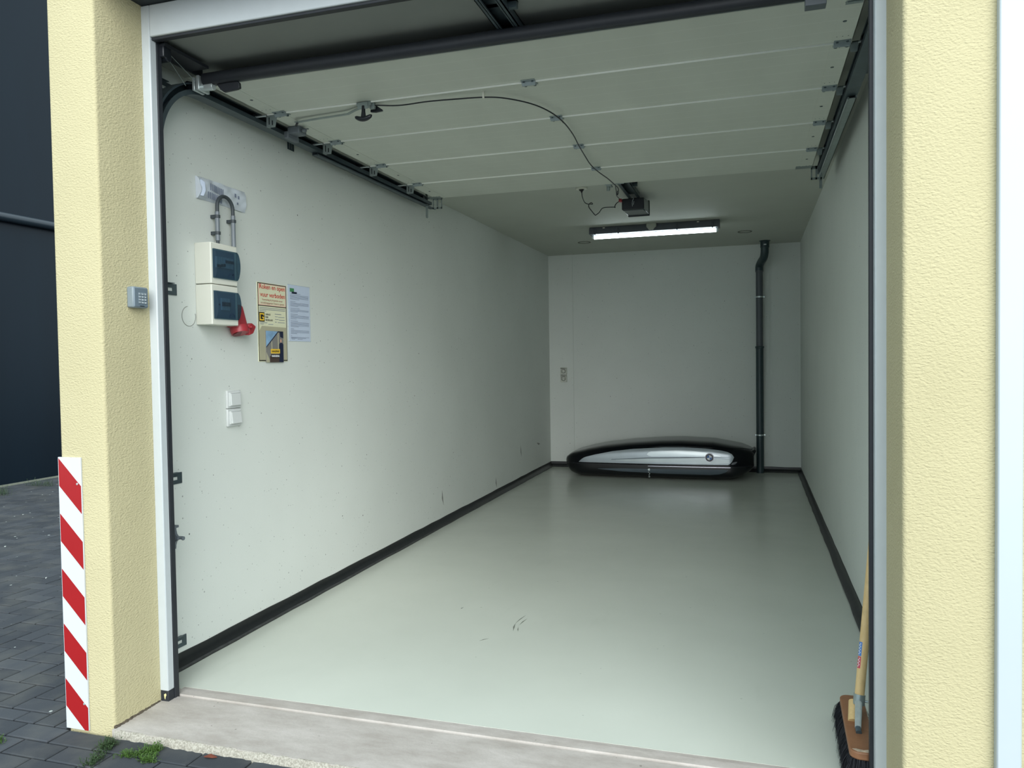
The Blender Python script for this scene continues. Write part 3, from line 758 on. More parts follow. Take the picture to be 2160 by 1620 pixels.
# ------------------------------------------------------------------ distribution boxes on the left wall
def fuse_box(z0, z1, kind, label):
    y0, y1, xf = -.092, .103, .086
    t = thing('fuse_box', (0, 0, (z0+z1)/2), label, 'fuse box', 'distribution boxes')
    b = B(); 
    prism(b, [(0,y0,z0), (xf-.004,y0,z0), (xf,y0+.004,z0), (xf,y1-.014,z0), (xf-.012,y1,z0), (0,y1,z0)], (0,0,z1-z0))
    obj('housing', b, CREAM, t, bev=.003)
    wy0, wy1, wz0, wz1 = y0+.012, y1-.016, z0+.026, z1-.028
    # breakers behind the cover
    inner = obj('inner_plate', bx(xf-.001, xf+.001, wy0+.004, wy1-.016, wz0+.004, wz1-.004), mat('inner_grey', (128,145,165), .6) if kind == 0 else bpy.data.materials['inner_grey'], t)
    zm = (wz0+wz1)/2+.006
    br = []; b2 = B()
    if kind == 0:
        for k, (dz, h) in enumerate(((-.010,.045), (-.010,.045), (-.006,.03), (-.004,.03), (.0,.022), (.0,.022), (.0,.022), (.0,.022))):
            yy = wy0+.016+k*.0150
            zo = zm+dz+(.010 if k > 3 else -.004)
            br.append((bx(xf, xf+.008, yy, yy+.0125, zm-.022+dz*.2, zm+.026), bx(xf+.008, xf+.014, yy+.002, yy+.0105, zo-.008, zo+.004)))
        tube(b2, [(xf+.001,wy1-.03,wz0+.025), (xf+.006,wy1-.03,wz0+.025)], .004, 8)
    else:
        for k in range(4):
            yy = wy0+.046+k*.0145
            br.append((bx(xf, xf+.008, yy, yy+.0125, zm-.028, zm+.026), bx(xf+.008, xf+.014, yy+.001, yy+.0115, zm-.010, zm+.008)))
        tube(b2, [(xf+.001,wy0+.036,zm-.004), (xf+.006,wy0+.036,zm-.004)], .0035, 8)
    obj('button', b2, BRKD, t)
    for p, q in br: obj('lever', q, BRKD, obj('breaker', p, BRK, t))
    # smoked window bulging outwards
    b = B(); n = 12; rings = []
    for k in range(n+1):
        u = k/n; z = wz0+(wz1-wz0)*u; d = .008+.016*math.sin(PI*min(1, max(0, u)))**.6
        rings.append([b.verts.new((xf, wy0, z)), b.verts.new((xf+d, wy0+.001, z)), b.verts.new((xf+d, wy1-.002, z)), b.verts.new((xf, wy1, z))])
    for q, s_ in zip(rings, rings[1:]):
        for k in range(3): b.faces.new((q[k], q[k+1], s_[k+1], s_[k]))
    b.faces.new(rings[0]); b.faces.new(rings[-1])
    wd = obj('window', b, SMOKE, t, smooth=50)
    c = (xf+.033, (wy0+wy1)/2+.018, wz0+.010)
    g1 = disc_ring((xf+.0195,c[1],wz0+.008), .019, .002, (0,1,0), (0,0,1), h=.0015, a0=0, a1=PI)
    obj('finger_grip', g1, BRKD, wd)
    return t
fuse_box(1.677, 1.861, 0, 'upper ivory fuse box with smoked window on left wall')
fuse_box(1.494, 1.674, 1, 'lower ivory fuse box with smoked window, above the red socket')
# conduits above
t = thing('conduit', (0, .08, 1.95), 'two grey conduits joined by a dark arched cable above the fuse boxes', 'conduit')
cy1, cy2, cx = .028, .142, .033
obj('conduit_tube', tube(B(), [(cx,cy1,1.885), (cx,cy1,2.018)], .0105, 14), CONDUIT, t)
obj('conduit_tube', tube(B(), [(cx,cy2,1.596), (cx,cy2,2.018)], .0105, 14), CONDUIT, t)
obj('cable', tube(B(), [(cx,cy1,1.858), (cx,cy1,1.89)], .0075, 10), FLEX, t)
arch = [(cx,cy1,1.99)]+[(cx, .085-.057*math.cos(a)*.98, 2.045+.052*math.sin(a)) for a in [PI*k/14 for k in range(15)]]+[(cx,cy2,1.99)]
obj('arched_cable', tube(B(), arch, .0085, 12), FLEX, t, smooth=60)
for (yy, zz) in ((cy1,1.996), (cy1,1.920), (cy2,1.992)):
    b = B(); box(b, 0, cx-.004, yy-.007, yy+.007, zz-.008, zz+.008); tube(b, [(cx,yy,zz-.007), (cx,yy,zz+.007)], .0135, 12)
    obj('conduit_clip', b, FLEX, t, bev=.001)
# red three-phase socket
t = thing('power_socket', (0, .15, 1.53), 'red industrial power socket below the lower fuse box', 'socket')
b = B()
base = [(.0,.126,1.598), (.055,.130,1.598), (.055,.174,1.598), (.0,.178,1.598)]; bot = [(.0,.102,1.490), (.075,.104,1.482), (.075,.190,1.482), (.0,.192,1.490)]
va = [b.verts.new(p) for p in base]; vb = [b.verts.new(p) for p in bot]; b.faces.new(va); b.faces.new(vb)
for k in range(4): b.faces.new((va[k], va[(k+1)%4], vb[(k+1)%4], vb[k]))
obj('housing', b, REDP, t, bev=.012)
obj('socket_collar', tube(B(), [(.044,.148,1.496), (.047,.148,1.484), (.051,.148,1.470), (.054,.147,1.460)], [.040,.043,.042,.040], 24), REDP, t, smooth=50)
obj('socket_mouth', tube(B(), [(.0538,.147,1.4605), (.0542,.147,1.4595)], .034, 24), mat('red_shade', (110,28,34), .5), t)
b = B(); prism(b, [(.05,.178,1.502), (.05,.205,1.512), (.05,.236,1.498), (.05,.232,1.488), (.05,.214,1.462), (.05,.182,1.452)], (.03,0,0)); obj('hinged_lid', b, REDP, t, bev=.005)
b = B(); box(b, .045, .095, .176, .192, 1.487, 1.497); obj('lid_hinge', b, REDP, t, bev=.002)
tag(obj('backing_plate', bx(0, .0015, .19, .235, 1.505, 1.585), mat('pale_patch', (206,212,208), .6, var=.01)), 'pale square patch on the wall beside the red socket', 'patch')

# bag with folded instructions stuck on the wall
t = thing('plastic_pouch', (0, .1, 2.11), 'clear plastic pouch with folded printed sheet taped high on left wall', 'pouch')
b = B()
def bagpt(u, v, o=0):
    y = -.072+.350*u; z = 2.064+.098*v+.008*math.sin(u*5)*.4-.004*u
    d = .005+.019*math.sin(PI*v)**.7*max(.2,1-1.9*u)+.0025*math.sin(u*17+v*6)+.0018*math.sin(u*31-v*13)
    if u == 0: d += .004
    return (max(.0015, d)+o, y, z)
nu, nv = 36, 10
gr = [[b.verts.new(bagpt(i/nu, j/nv)) for j in range(nv+1)] for i in range(nu+1)]
for i in range(nu):
    for j in range(nv): b.faces.new((gr[i][j], gr[i+1][j], gr[i+1][j+1], gr[i][j+1]))
bot_ = [b.verts.new((.0005, -.072+.350*i/nu, 2.064-.004*i/nu)) for i in range(nu+1)]; top_ = [b.verts.new((.0005, -.075+.356*i/nu, 2.164-.004*i/nu)) for i in range(nu+1)]
for i in range(nu):
    b.faces.new((bot_[i], bot_[i+1], gr[i+1][0], gr[i][0])); b.faces.new((gr[i][nv], gr[i+1][nv], top_[i+1], top_[i]))
b.faces.new([bot_[0]]+[gr[0][j] for j in range(nv+1)]+[top_[0]])
PCH = mat('pouch_film', (206,214,222), .22, var=.05, vs=14, coat=.5)
pp = obj('pouch', b, PCH, t, smooth=60)
b = B()
for row, (z0, z1) in enumerate(((2.112,2.143), (2.074,2.104))):
    for k in range(9):
        y = .0-.014*row+k*.0122; dz = -.0008*k
        q = [bagpt((yy+.072)/.350, (zz-2.064)/.098, .0012) for yy, zz in ((y,z0+dz), (y+.0055,z0+dz), (y+.0055,z1+dz), (y,z1+dz))]
        q = [(max(p_[0] for p_ in q)+.0022, yy, zz) for p, (yy, zz) in zip(q, ((y,z0+dz), (y+.0055,z0+dz), (y+.0068,z1+dz), (y+.0013,z1+dz)))]
        prism(b, q, (.0006,0,0))
obj('printed_marks', b, INK, pp)
for (y, z, h) in ((.190,2.118,.017), (.216,2.114,.015), (.20,2.086,.008), (.14,2.094,.008)):
    d = bagpt((y+.072)/.350, (z-2.064)/.098, .0012)[0]+.0015
    obj('printed_picture', bx(d, d+.0006, y, y+.010, z, z+h), INK, pp)
b = B(); prism(b, [(.010,-.066,2.078), (.022,-.058,2.074), (.028,-.050,2.10), (.026,-.052,2.138), (.014,-.060,2.15), (.010,-.066,2.12)], (.004,.008,0)); obj('folded_edge', b, PAPER, pp, bev=.002)

# ------------------------------------------------------------------ notices on the left wall
def wbox(bm, y0, y1, z0, z1, x0, x1=None): return box(bm, x0, (x1 if x1 else x0+.0005), y0, y1, z0, z1)
t = thing('warning_sign', (0, .485, 1.53), 'tall printed sign with red Dutch lettering and booklet, on left wall', 'sign')
sy0, sy1, sz0, sz1 = .359, .612, 1.326, 1.730
obj('board', bx(0, .003, sy0, sy1, sz0, sz1), SIGNP, t)
zr = 1.612
b = B(); wbox(b, sy0+.003, sy1-.003, zr, sz1-.004, .003); obj('orange_margin', b, SIGNO, t, smooth=0)
b = B(); wbox(b, sy0+.016, sy1-.014, zr+.008, sz1-.012, .0035); obj('warning_field', b, SIGNP, t, smooth=0)
b = B()
for a in ((sy0+.002,sy1-.002,sz1-.007,sz1-.003), (sy0+.002,sy1-.002,zr-.002,zr+.002), (sy0+.002,sy1-.002,sz0+.003,sz0+.008), (sy0+.002,sy0+.006,sz0+.003,sz1-.003), (sy1-.006,sy1-.002,sz0+.003,sz1-.003)): wbox(b, *a, .0036)
obj('border', b, SIGNK, t, smooth=0)
Y, Z = (0,1,0), (0,0,1)
def lines(rows, x, hh=.0022):
    bb = B()
    for (ya, yb_, z) in rows: wbox(bb, ya, yb_, z, z+hh, x)
    return bb
b = text_bm('Roken en open', .034, (.0042, .376, 1.698), Y, Z, .0003, .222, .0003); join(b, text_bm('vuur verboden', .034, (.0042, .381, 1.658), Y, Z, .0003, .216, .0003))
obj('red_lettering', b, SIGNR, t, smooth=0)
b = text_bm('Voorzichtig bij draaiende motor', .014, (.0042, .396, 1.6385), Y, Z, .0002, .180); join(b, text_bm('verstikkingsgevaar! Deuren openen.', .014, (.0042, .384, 1.6225), Y, Z, .0002, .208))
obj('small_red_lettering', b, mat('sign_dull_red', (150,84,66), .6), t, smooth=0)
obj('fine_print', lines([(.372,.598,1.600), (.372,.598,1.592), (.372,.430,1.584), (.505,.562,1.572), (.376,.436,1.524), (.376,.405,1.517), (.445,.488,1.517), (.505,.53,1.559), (.535,.59,1.557), (.505,.535,1.545), (.54,.592,1.543), (.505,.518,1.531), (.53,.592,1.529)], .0037), INK, t, smooth=0)
b = B(); wbox(b, .368, .414, 1.530, 1.578, .0037); lg = obj('logo', b, SIGNK, t, smooth=0)
b = prism(B(), [(.0043, y, z) for y, z in ((.373,1.535), (.409,1.535), (.409,1.555), (.394,1.555), (.394,1.549), (.402,1.549), (.402,1.542), (.380,1.542), (.380,1.566), (.402,1.566), (.402,1.561), (.409,1.561), (.409,1.573), (.373,1.573))], (.0004,0,0))
obj('logo_letter', b, LOGOY, lg, smooth=0)
b = text_bm('GARAGE', .013, (.0042, .421, 1.564), Y, Z, .0002, .044); join(b, text_bm('PARK', .013, (.0042, .421, 1.550), Y, Z, .0002, .026)); join(b, text_bm('NEDERLAND', .013, (.0042, .421, 1.535), Y, Z, .0002, .064))
obj('black_lettering', b, SIGNK, t, smooth=0)
b = B(); prism(b, [(.0040,sy0+.008,sz0+.008), (.0040,sy0+.008,1.484), (.0040,sy0+.030,1.508), (.0040,sy1-.008,1.505), (.0040,sy1-.008,sz0+.008)], (.002,0,0)); obj('leaflet_holder', b, BOOKB, t, smooth=0)
# the booklet standing in the holder
t = thing('booklet', (.008, .49, 1.37), 'booklet with photo cover in the holder of the warning sign', 'booklet')
by0, by1, bz0, bz1 = .414, .567, sz0-.004, 1.484
obj('cover', bx(.0062, .0095, by0, by1, bz0, bz1), GRYB, t)
xx = .0097
b = B(); prism(b, [(xx,by0,1.402), (xx,by0,bz1), (xx,by0+.108,bz1-.001)], (.0003,0,0)); obj('cover_sky', b, SKYB, t, smooth=0)
b = B(); prism(b, [(xx+.0002,by0,1.397), (xx+.0002,by0,1.403), (xx+.0002,by0+.105,bz1), (xx+.0002,by1,bz1), (xx+.0002,by1,bz1-.004), (xx+.0002,by0+.107,bz1-.006)], (.0003,0,0))
prism(b, [(xx,by0+.125,bz1-.03), (xx,by0+.12,bz1-.006), (xx,by1,bz1-.003), (xx,by1,bz1-.036)], (.0003,0,0)); obj('cover_roof', b, NAVY, t, smooth=0)
obj('cover_pillar', wbox(B(), by0+.102, by0+.110, bz0+.06, bz1-.008, xx+.0002), BOOKB, t, smooth=0); obj('cover_pillar', wbox(B(), by0+.045, by0+.052, 1.37, 1.43, xx), BOOKB, t, smooth=0)
b = B(); prism(b, [(xx,by0,bz0), (xx,by0,1.375), (xx,by0+.028,1.335), (xx,by0+.028,bz0)], (.0003,0,0)); obj('cover_wall', b, BOOKB, t, smooth=0)
b = B(); wbox(b, by0+.030, by0+.115, bz0, bz0+.032, xx); obj('cover_pavement', b, BRN, t, smooth=0)
b = B(); prism(b, [(xx+.0003,by0+.112,bz0), (xx+.0003,by0+.114,bz0+.092), (xx+.0003,by0+.120,bz0+.101), (xx+.0003,by0+.14,bz0+.103), (xx+.0003,by1-.002,bz0+.094), (xx+.0003,by1-.003,bz0)], (.0003,0,0)); obj('cover_figure_coat', b, NAVY, t, smooth=0)
b = B(); c = [(xx+.0005, by0+.129+.0062*math.cos(a), bz0+.112+.0095*math.sin(a)) for a in [2*PI*k/14 for k in range(14)]]; prism(b, c, (.0003,0,0)); obj('cover_figure_face', b, SKIN, t, smooth=0)
b = B(); wbox(b, by0+.038, by0+.118, bz0+.046, bz0+.069, xx+.0008); pl = obj('yellow_plate', b, LOGOY, t, smooth=0)
obj('plate_lettering', text_bm('GARAGEPARK', .0135, (xx+.0015, by0+.044, bz0+.0525), Y, Z, .0002, .068, .0003), SIGNK, pl, smooth=0)
b = B(); wbox(b, by0+.040, by0+.116, bz0+.024, bz0+.042, xx+.0008); pl = obj('black_plate', b, SIGNK, t, smooth=0)
obj('plate_lettering', text_bm('HANDLEIDING', .0135, (xx+.0015, by0+.044, bz0+.028), Y, Z, .0002, .068, .0003), WH, pl, smooth=0)
# A4 sheet
t = thing('notice_sheet', (0, .74, 1.59), 'pale blue printed A4 sheet right of the warning sign', 'notice')
obj('sheet', bx(.0, .0012, .633, .845, 1.436, 1.740), PAPER, t)
b = B(); 
for a in ((.631,.847,1.434,1.437), (.631,.847,1.739,1.742), (.631,.634,1.434,1.742), (.844,.847,1.434,1.742)): wbox(b, *a, .0, .0022)
obj('sleeve_edge', b, CLEAR, t)
rows = []; rg = random.Random(5); z = 1.693
for blk, (head, nl) in enumerate(((.10,5), (.05,4), (.09,3), (.07,4), (.07,5), (.03,4), (.01,2))):
    rows.append((.652,.652+head,z)); z -= .0075
    for k in range(nl):
        rows.append((.652,.832-(0 if k < nl-1 else rg.uniform(.03,.13)),z)); z -= .0058
    z -= .0065
rows += [(.656,.706,1.452), (.656,.690,1.446), (.716,.764,1.446)]
obj('print_lines', lines(rows, .0013, .0018), INK, t, smooth=0)
b = B(); wbox(b, .650, .690, 1.702, 1.722, .0013); wbox(b, .655,.685,1.707,1.717,.0016); obj('green_logo', b, GREENL, t, smooth=0)
b = B(); wbox(b, .668, .716, 1.694, 1.704, .0019); obj('navy_logo', b, NAVY, t, smooth=0)

# ------------------------------------------------------------------ light switches
for i, (z0, z1) in enumerate(((1.105,1.190), (1.019,1.102))):
    t = thing('light_switch', (0, .15, (z0+z1)/2), ('upper of the two white light switches on the left wall', 'lower of the two white light switches on the left wall')[i], 'switch', 'switches on the left wall')
    y0, y1 = .094, .194
    obj('switch_frame', bx(0, .012, y0, y1, z0, z1), SWITCH, t, bev=.003)
    obj('switch_surround', bx(.011, .020, y0+.010, y1-.010, z0+.010, z1-.010), SWITCH, t, bev=.002)
    b = B(); a, c, zz0, zz1 = y0+.015, y1-.015, z0+.014, z1-.014
    pr = [(.019,zz0), (.019,zz1), (.0235,zz1), (.030 if i == 1 else .0225,zz0)] if i == 1 else [(.019,zz0), (.019,zz1), (.0235,zz1), (.0255,zz0)]
    prism(b, [(x, a, z) for x, z in pr], (0,c-a,0)); obj('rocker', b, SWITCH, t, bev=.001)
    obj('rocker_gap', bx(.0195, .0203, a-.001, c+.001, zz1, zz1+.0012), GREYP, t)

# ================================================================== ROOF BOX
t = thing('roof_box', (1.35, 5.8, 0), 'glossy black car roof box with a silver side panel by the back wall', 'roof box')
XA, XB, YC, ZS = .315, 2.395, 5.80, .158
def plan(x):                                   # half width in plan at seam height
    u = (x-XA)/(XB-XA)
    if u <= 0 or u >= 1: return 0.05
    a = min(1, u/.16); c = min(1, (1-u)/.12)
    return .395*(1-(1-a)**2.6)**.5*(1-.45*(1-c)**2.2)*(.93+.07*math.sin(PI*u))
TOPP = [(.315,.165), (.34,.205), (.40,.250), (.45,.272), (.62,.316), (.79,.350), (1.07,.386), (1.43,.414), (1.64,.420), (1.98,.406), (2.27,.356), (2.36,.326), (2.395,.30)]
BOTP = [(.315,.150), (.36,.085), (.42,.035), (.50,.014), (.6,.006), (1.2,.004), (2.0,.003), (2.17,.010), (2.28,.045), (2.36,.10), (2.395,.14)]
def interp(P, x):
    if x <= P[0][0]: return P[0][1]
    for (a, b_), (c, d) in zip(P, P[1:]):
        if x <= c:
            t_ = (x-a)/(c-a); return b_+(d-b_)*t_
    return P[-1][1]
def lid_y(x, z, off=0):
    """front surface of the lid"""
    h = max(0, min(1, (z-ZS)/(interp(TOPP, x)-ZS))); return YC-(plan(x)+off)*(1-h**3.2)**.42
def shell(name, m, up, smooth=60):
    b = B(); n = 72; prev = None; K = 40
    for i in range(n+1):
        u = i/n; uu = (1-math.cos(PI*u))/2*.6+u*.4; x = XA+(XB-XA)*uu; wv = plan(x) if 0 < i < n else (.07 if i == 0 else .20); ring = []
        ze = interp(TOPP if up else BOTP, x)
        for k in range(K+1):
            a = PI*k/K; c, s_ = math.cos(a), math.sin(a)
            yy = YC-wv*(abs(c)**(.34 if up else .42))*(1 if c > 0 else -1)
            zz = ZS+(.0015 if up else -.0015)+(ze-ZS)*(abs(s_)**(.50 if up else .55))
            ring.append(b.verts.new((x, yy, zz)))
        if prev:
            for k in range(K): b.faces.new((prev[k], prev[k+1], ring[k+1], ring[k]))
            b.faces.new((prev[0], ring[0], ring[K], prev[K]))
        else: b.faces.new(ring)
        prev = ring
    b.faces.new(prev); return obj(name, b, m, t, smooth=smooth)
shell('lid', HULL, True); shell('base', HULLM, False)
def surf(x, z, up=True, off=.003):
    """front skin point of the shells above at (x, z)"""
    wv = plan(x); ze = interp(TOPP if up else BOTP, x); p = .50 if up else .55
    h = max(0, min(.9995, abs((z-ZS)/(ze-ZS)))); s_ = h**(1/p); c = math.sqrt(max(0, 1-s_*s_))
    return YC-wv*(c**(.34 if up else .42))-off
def patch(name, m, outline_top, outline_bot, xa, xb, n=60, k=8, up=True, off=.003, th=.004, parent=None):
    b = B(); g = []
    for i in range(n+1):
        x = xa+(xb-xa)*i/n; zt = interp(outline_top, x); zb = interp(outline_bot, x)
        if zt-zb < .0015: zt = zb+.0015
        g.append([b.verts.new((x, surf(x, zb+(zt-zb)*j/k, up, off), zb+(zt-zb)*j/k)) for j in range(k+1)])
    for i in range(n):
        for j in range(k): b.faces.new((g[i][j], g[i+1][j], g[i+1][j+1], g[i][j+1]))
    # rim going back into the shell
    rim = [g[i][0] for i in range(n+1)]+[g[n][j] for j in range(1, k+1)]+[g[i][k] for i in range(n-1, -1, -1)]+[g[0][j] for j in range(k-1, 0, -1)]
    bk = [b.verts.new(v.co+Vector((0,th+off,0))) for v in rim]
    for i in range(len(rim)): j = (i+1) % len(rim); b.faces.new((rim[i], rim[j], bk[j], bk[i]))
    return obj(name, b, m, parent or t, smooth=60)
ST = [(.53,.175), (.56,.205), (.60,.229), (.72,.261), (.91,.300), (1.12,.328), (1.47,.353), (1.67,.356), (1.9,.347), (2.05,.331), (2.13,.315), (2.175,.292), (2.19,.272), (2.195,.262)]
SB = [(.53,.173), (1.4,.175), (2.14,.180), (2.165,.20), (2.185,.228), (2.195,.258)]
sp = patch('side_panel', SILV, ST, SB, .53, 2.195, 80, 12, off=.004)
IT = [(1.29,.280), (1.30,.295), (1.33,.308), (1.6,.323), (1.75,.321), (1.9,.308), (2.0,.287), (2.06,.272)]
IB = [(1.29,.274), (1.30,.263), (1.34,.254), (1.6,.262), (2.06,.268)]
patch('panel_inlay', SILV2, IT, IB, 1.29, 2.06, 50, 5, off=.008, parent=sp)
patch('panel_inlay', mat('inlay_soft_silver', (186,196,198), .3, .3, var=.05, coat=.4), [(.95,.215), (1.4,.240), (1.9,.252), (2.15,.235)], [(.95,.205), (1.1,.196), (2.0,.188), (2.15,.20)], .95, 2.15, 50, 4, off=.0065, parent=sp)
patch('panel_crease', LOWG, [(.9,.214), (1.3,.241), (1.7,.254), (2.15,.263)], [(.9,.209), (1.3,.233), (1.7,.245), (2.15,.261)], .9, 2.15, 50, 2, off=.007, parent=sp)
patch('chrome_strip', CHROME, [(1.30,.1535), (2.16,.1555)], [(1.30,.146), (2.16,.149)], 1.30, 2.16, 50, 2, up=False, off=.006)
patch('rear_accent', CHROME, [(2.165,.186), (2.18,.205), (2.205,.213), (2.225,.214)], [(2.165,.184), (2.19,.184), (2.21,.19), (2.225,.208)], 2.165, 2.225, 16, 3, off=.006)
patch('lower_band', LOWG, [(.75,.105), (1.0,.116), (1.5,.120), (2.08,.128), (2.135,.125)], [(.75,.102), (1.0,.083), (1.5,.070), (1.95,.068), (2.05,.078), (2.11,.10), (2.135,.12)], .75, 2.135, 60, 5, up=False, off=.003)  # grey band along the side of the base
obj('seam', sweep(B(), [((x, surf(x, ZS+.001, True, .0)+.004, ZS-.001), (0,1,0), (0,0,1)) for x in [XA+.06+(XB-XA-.12)*i/60 for i in range(61)]], [(-.006,-.002), (.0,-.002), (.0,.003), (-.006,.003)]), BLACKR, t)
b = B(); prism(b, [(2.37,5.62,.31), (2.405,5.66,.322), (2.42,5.68,.30), (2.40,5.64,.27), (2.385,5.62,.22)], (0,.30,.0)); obj('tail_fin', b, HULLM, t, bev=.006)
# badge: black ring with blue and white quarters
ex, ez, er = 1.945, .2545, .0475; ey = surf(ex, ez, True, .0045)
bd = obj('badge', tube(B(), [(ex,ey+.012,ez), (ex,ey-.002,ez), (ex,ey-.005,ez)], [er,er,er*.95], 36), CHROME, t, smooth=40)
obj('badge_ring', tube(B(), [(ex,ey-.004,ez), (ex,ey-.0062,ez)], er*.88, 36), BLK, bd)
for q in range(4):
    b = B(); a0 = q*PI/2+.18; pts = [(ex,ey-.0075,ez)]+[(ex+er*.56*math.cos(a0+PI/2*k/10), ey-.0075, ez+er*.56*math.sin(a0+PI/2*k/10)) for k in range(11)]
    prism(b, pts, (0,.002,0)); obj('badge_quarter', b, BLUE if q % 2 else WH, bd, smooth=0)
b = B()
for k, (dz, dx) in enumerate(((0,.003), (-.018,-.006), (-.034,.004), (-.052,-.002), (-.075,-.004))): 
    z = .108+dz; y = surf(1.31, max(.02, z), False, .008)
    tube(b, [(1.31+dx,y-.006,z), (1.31+dx+.004,y-.006,z-.010)], .0055 if k != 4 else .010, 8)
tube(b, [(1.31,surf(1.31,.11,False,.0),.112), (1.31,surf(1.31,.11,False,.012),.112)], .011, 14)
obj('key_and_tag', b, BRIGHT, t)

# ================================================================== BROOM
t = thing('broom', (2.70, -.2, 0), 'broom with brown wooden head and dark bristles by right wall', 'broom')
hx0, hx1, hy0, hy1, hz0, hz1 = 2.668, 2.746, -.475, -.045, .080, .104
th = math.radians(-1.6); c0 = Vector((2.705,-.26,0))
def rz(p): 
    p = Vector(p)-c0; return Vector((p.x*math.cos(th)-p.y*math.sin(th), p.x*math.sin(th)+p.y*math.cos(th), p.z))+c0
b = B(); r = .030; pts = []
for cx_, cy_, a0 in ((hx1-r,hy1-r,0), (hx0+r,hy1-r,PI/2), (hx0+r,hy0+r,PI), (hx1-r,hy0+r,1.5*PI)):
    for k in range(7):
        a = a0+k/6*PI/2; pts.append(tuple(rz((cx_+r*math.cos(a), cy_+r*math.sin(a), hz0))))
prism(b, pts, (0,0,hz1-hz0))
obj('head', b, HEADW, t, bev=.004)
b = B(); pp_ = [tuple(rz(p)) for p in ((hx0+.008,hy0+.020,hz1+.0003), (hx0+.022,hy0+.006,hz1+.0003), (hx1-.022,hy0+.006,hz1+.0003), (hx1-.010,hy0+.018,hz1+.0003), (hx1-.012,hy0+.030,hz1+.0003), (hx1-.03,hy0+.022,hz1+.0003), (hx0+.04,hy0+.018,hz1+.0003), (hx0+.02,hy0+.024,hz1+.0003))]
prism(b, pp_, (0,0,.0008)); obj('worn_edge', b, CHIP, t)
# bristles: many thin flared blades in one part
vb_, fb_ = [], []; rg = random.Random(9)
def hair(x, y, dx, dy, L):
    a = rz((x, y, hz0+.002)); e = rz((x+dx, y+dy, hz0-L)); m_ = (a+e)/2+Vector((dx*.18, dy*.18, .006)); wd = .0007
    ang = rg.uniform(0, PI); o_ = Vector((math.cos(ang), math.sin(ang), 0))*wd; i = len(vb_)
    for p, s_ in ((a,1), (m_,.9), (e,.35)): vb_.extend([tuple(p-o_*s_), tuple(p+o_*s_)])
    fb_.extend([(i,i+1,i+3,i+2), (i+2,i+3,i+5,i+4)])
for _ in range(24000):
    x = rg.uniform(hx0+.003, hx1-.003); y = rg.uniform(hy0+.003, hy1-.004)
    u = (x-(hx0+hx1)/2)/((hx1-hx0)/2); v = (y-(hy0+hy1)/2)/((hy1-hy0)/2)
    dx = u*.016+rg.gauss(0,.0055)-.002; dy = (v**3)*.030+rg.gauss(0,.006); 
    if v > .75: dy += .006
    hair(x, y, dx, dy, min(hz0-.002, .072+rg.uniform(-.008,.009)))
me = bpy.data.meshes.new('bristles'); me.from_pydata([tuple(Vector(v)-ORG[t.name]) for v in vb_], [], fb_); me.materials.append(BRIS)
o = bpy.data.objects.new('bristles', me); COL.objects.link(o); o.parent = t; o['kind'] = 'stuff'
hb = Vector((2.7185,-.212,.148)); ht = Vector((2.868,.086,1.42)); hd = (ht-hb).normalized()
obj('handle', tube(B(), [hb, hb+hd*.6, ht], [.0155,.015,.0145], 18), PINE, t)
# wooden peg of the head and steel clamp
pg = Vector((2.692,-.225,hz1)); 
b = B(); tube(b, [pg+Vector((.004,-.035,-.002)), pg+Vector((.010,.03,.040))], [.017,.0135], 14); obj('handle_socket', b, PINE, t)
b = B(); tube(b, [hb-hd*.004+Vector((0,0,-.002)), hb+hd*.028], .0185, 18); tube(b, [hb+hd*.008+Vector((.018,-.004,0)), hb+hd*.008+Vector((.028,-.006,0))], .004, 8); obj('clamp_collar', b, ZINC, t)
b = B(); e1 = hb+Vector((-.002,-.012,.004)); e0 = Vector((2.702,-.330,hz1+.012)); tube(b, [e0, e1], [.010,.0115], 14); obj('clamp_arm', b, BRIGHT, t)
b = B(); tube(b, [e0+Vector((0,-.018,-.008)), e0+Vector((0,.004,.0))], .009, 12); tube(b, [e0+Vector((0,-.012,.002)), e0+Vector((0,-.012,-.016))], .004, 8); obj('clamp_bolt', b, DZINC, t)
def sticker(name, s0, s1, m):
    bb = B(); n = 8; rings = []
    side = Vector((-1,-.0,0)); side = (side-hd*side.dot(hd)).normalized(); fwd = hd.cross(side).normalized()
    if fwd.y > 0: fwd = -fwd
    for k in range(n+1):
        a = math.radians(28+52*k/n); d = fwd*math.cos(a)+side*math.sin(a); rr = .0156
        rings.append([bb.verts.new(hb+hd*s0+d*rr), bb.verts.new(hb+hd*s1+d*rr)])
    for q, s_ in zip(rings, rings[1:]): bb.faces.new((q[0], q[1], s_[1], s_[0]))
    return obj(name, bb, m, t, smooth=60)
s1_ = sticker('blue_sticker', .152, .198, STK1); s2_ = sticker('red_sticker', .112, .150, STK2)
def squiggle(parent, s0, s1, n):
    bb = B(); side = (Vector((-1,0,0))-hd*hd.dot(Vector((-1,0,0)))).normalized(); fwd = hd.cross(side).normalized()
    if fwd.y > 0: fwd = -fwd
    pts = []
    for k in range(n*6+1):
        a = math.radians(54+13*math.sin(k*PI/3)); s = s0+(s1-s0)*k/(n*6); pts.append(hb+hd*s+(fwd*math.cos(a)+side*math.sin(a))*.0158)
    tube(bb, pts, .0009, 5); return obj('white_script', bb, WH, parent)
squiggle(s1_, .156, .194, 4); squiggle(s2_, .116, .146, 3)

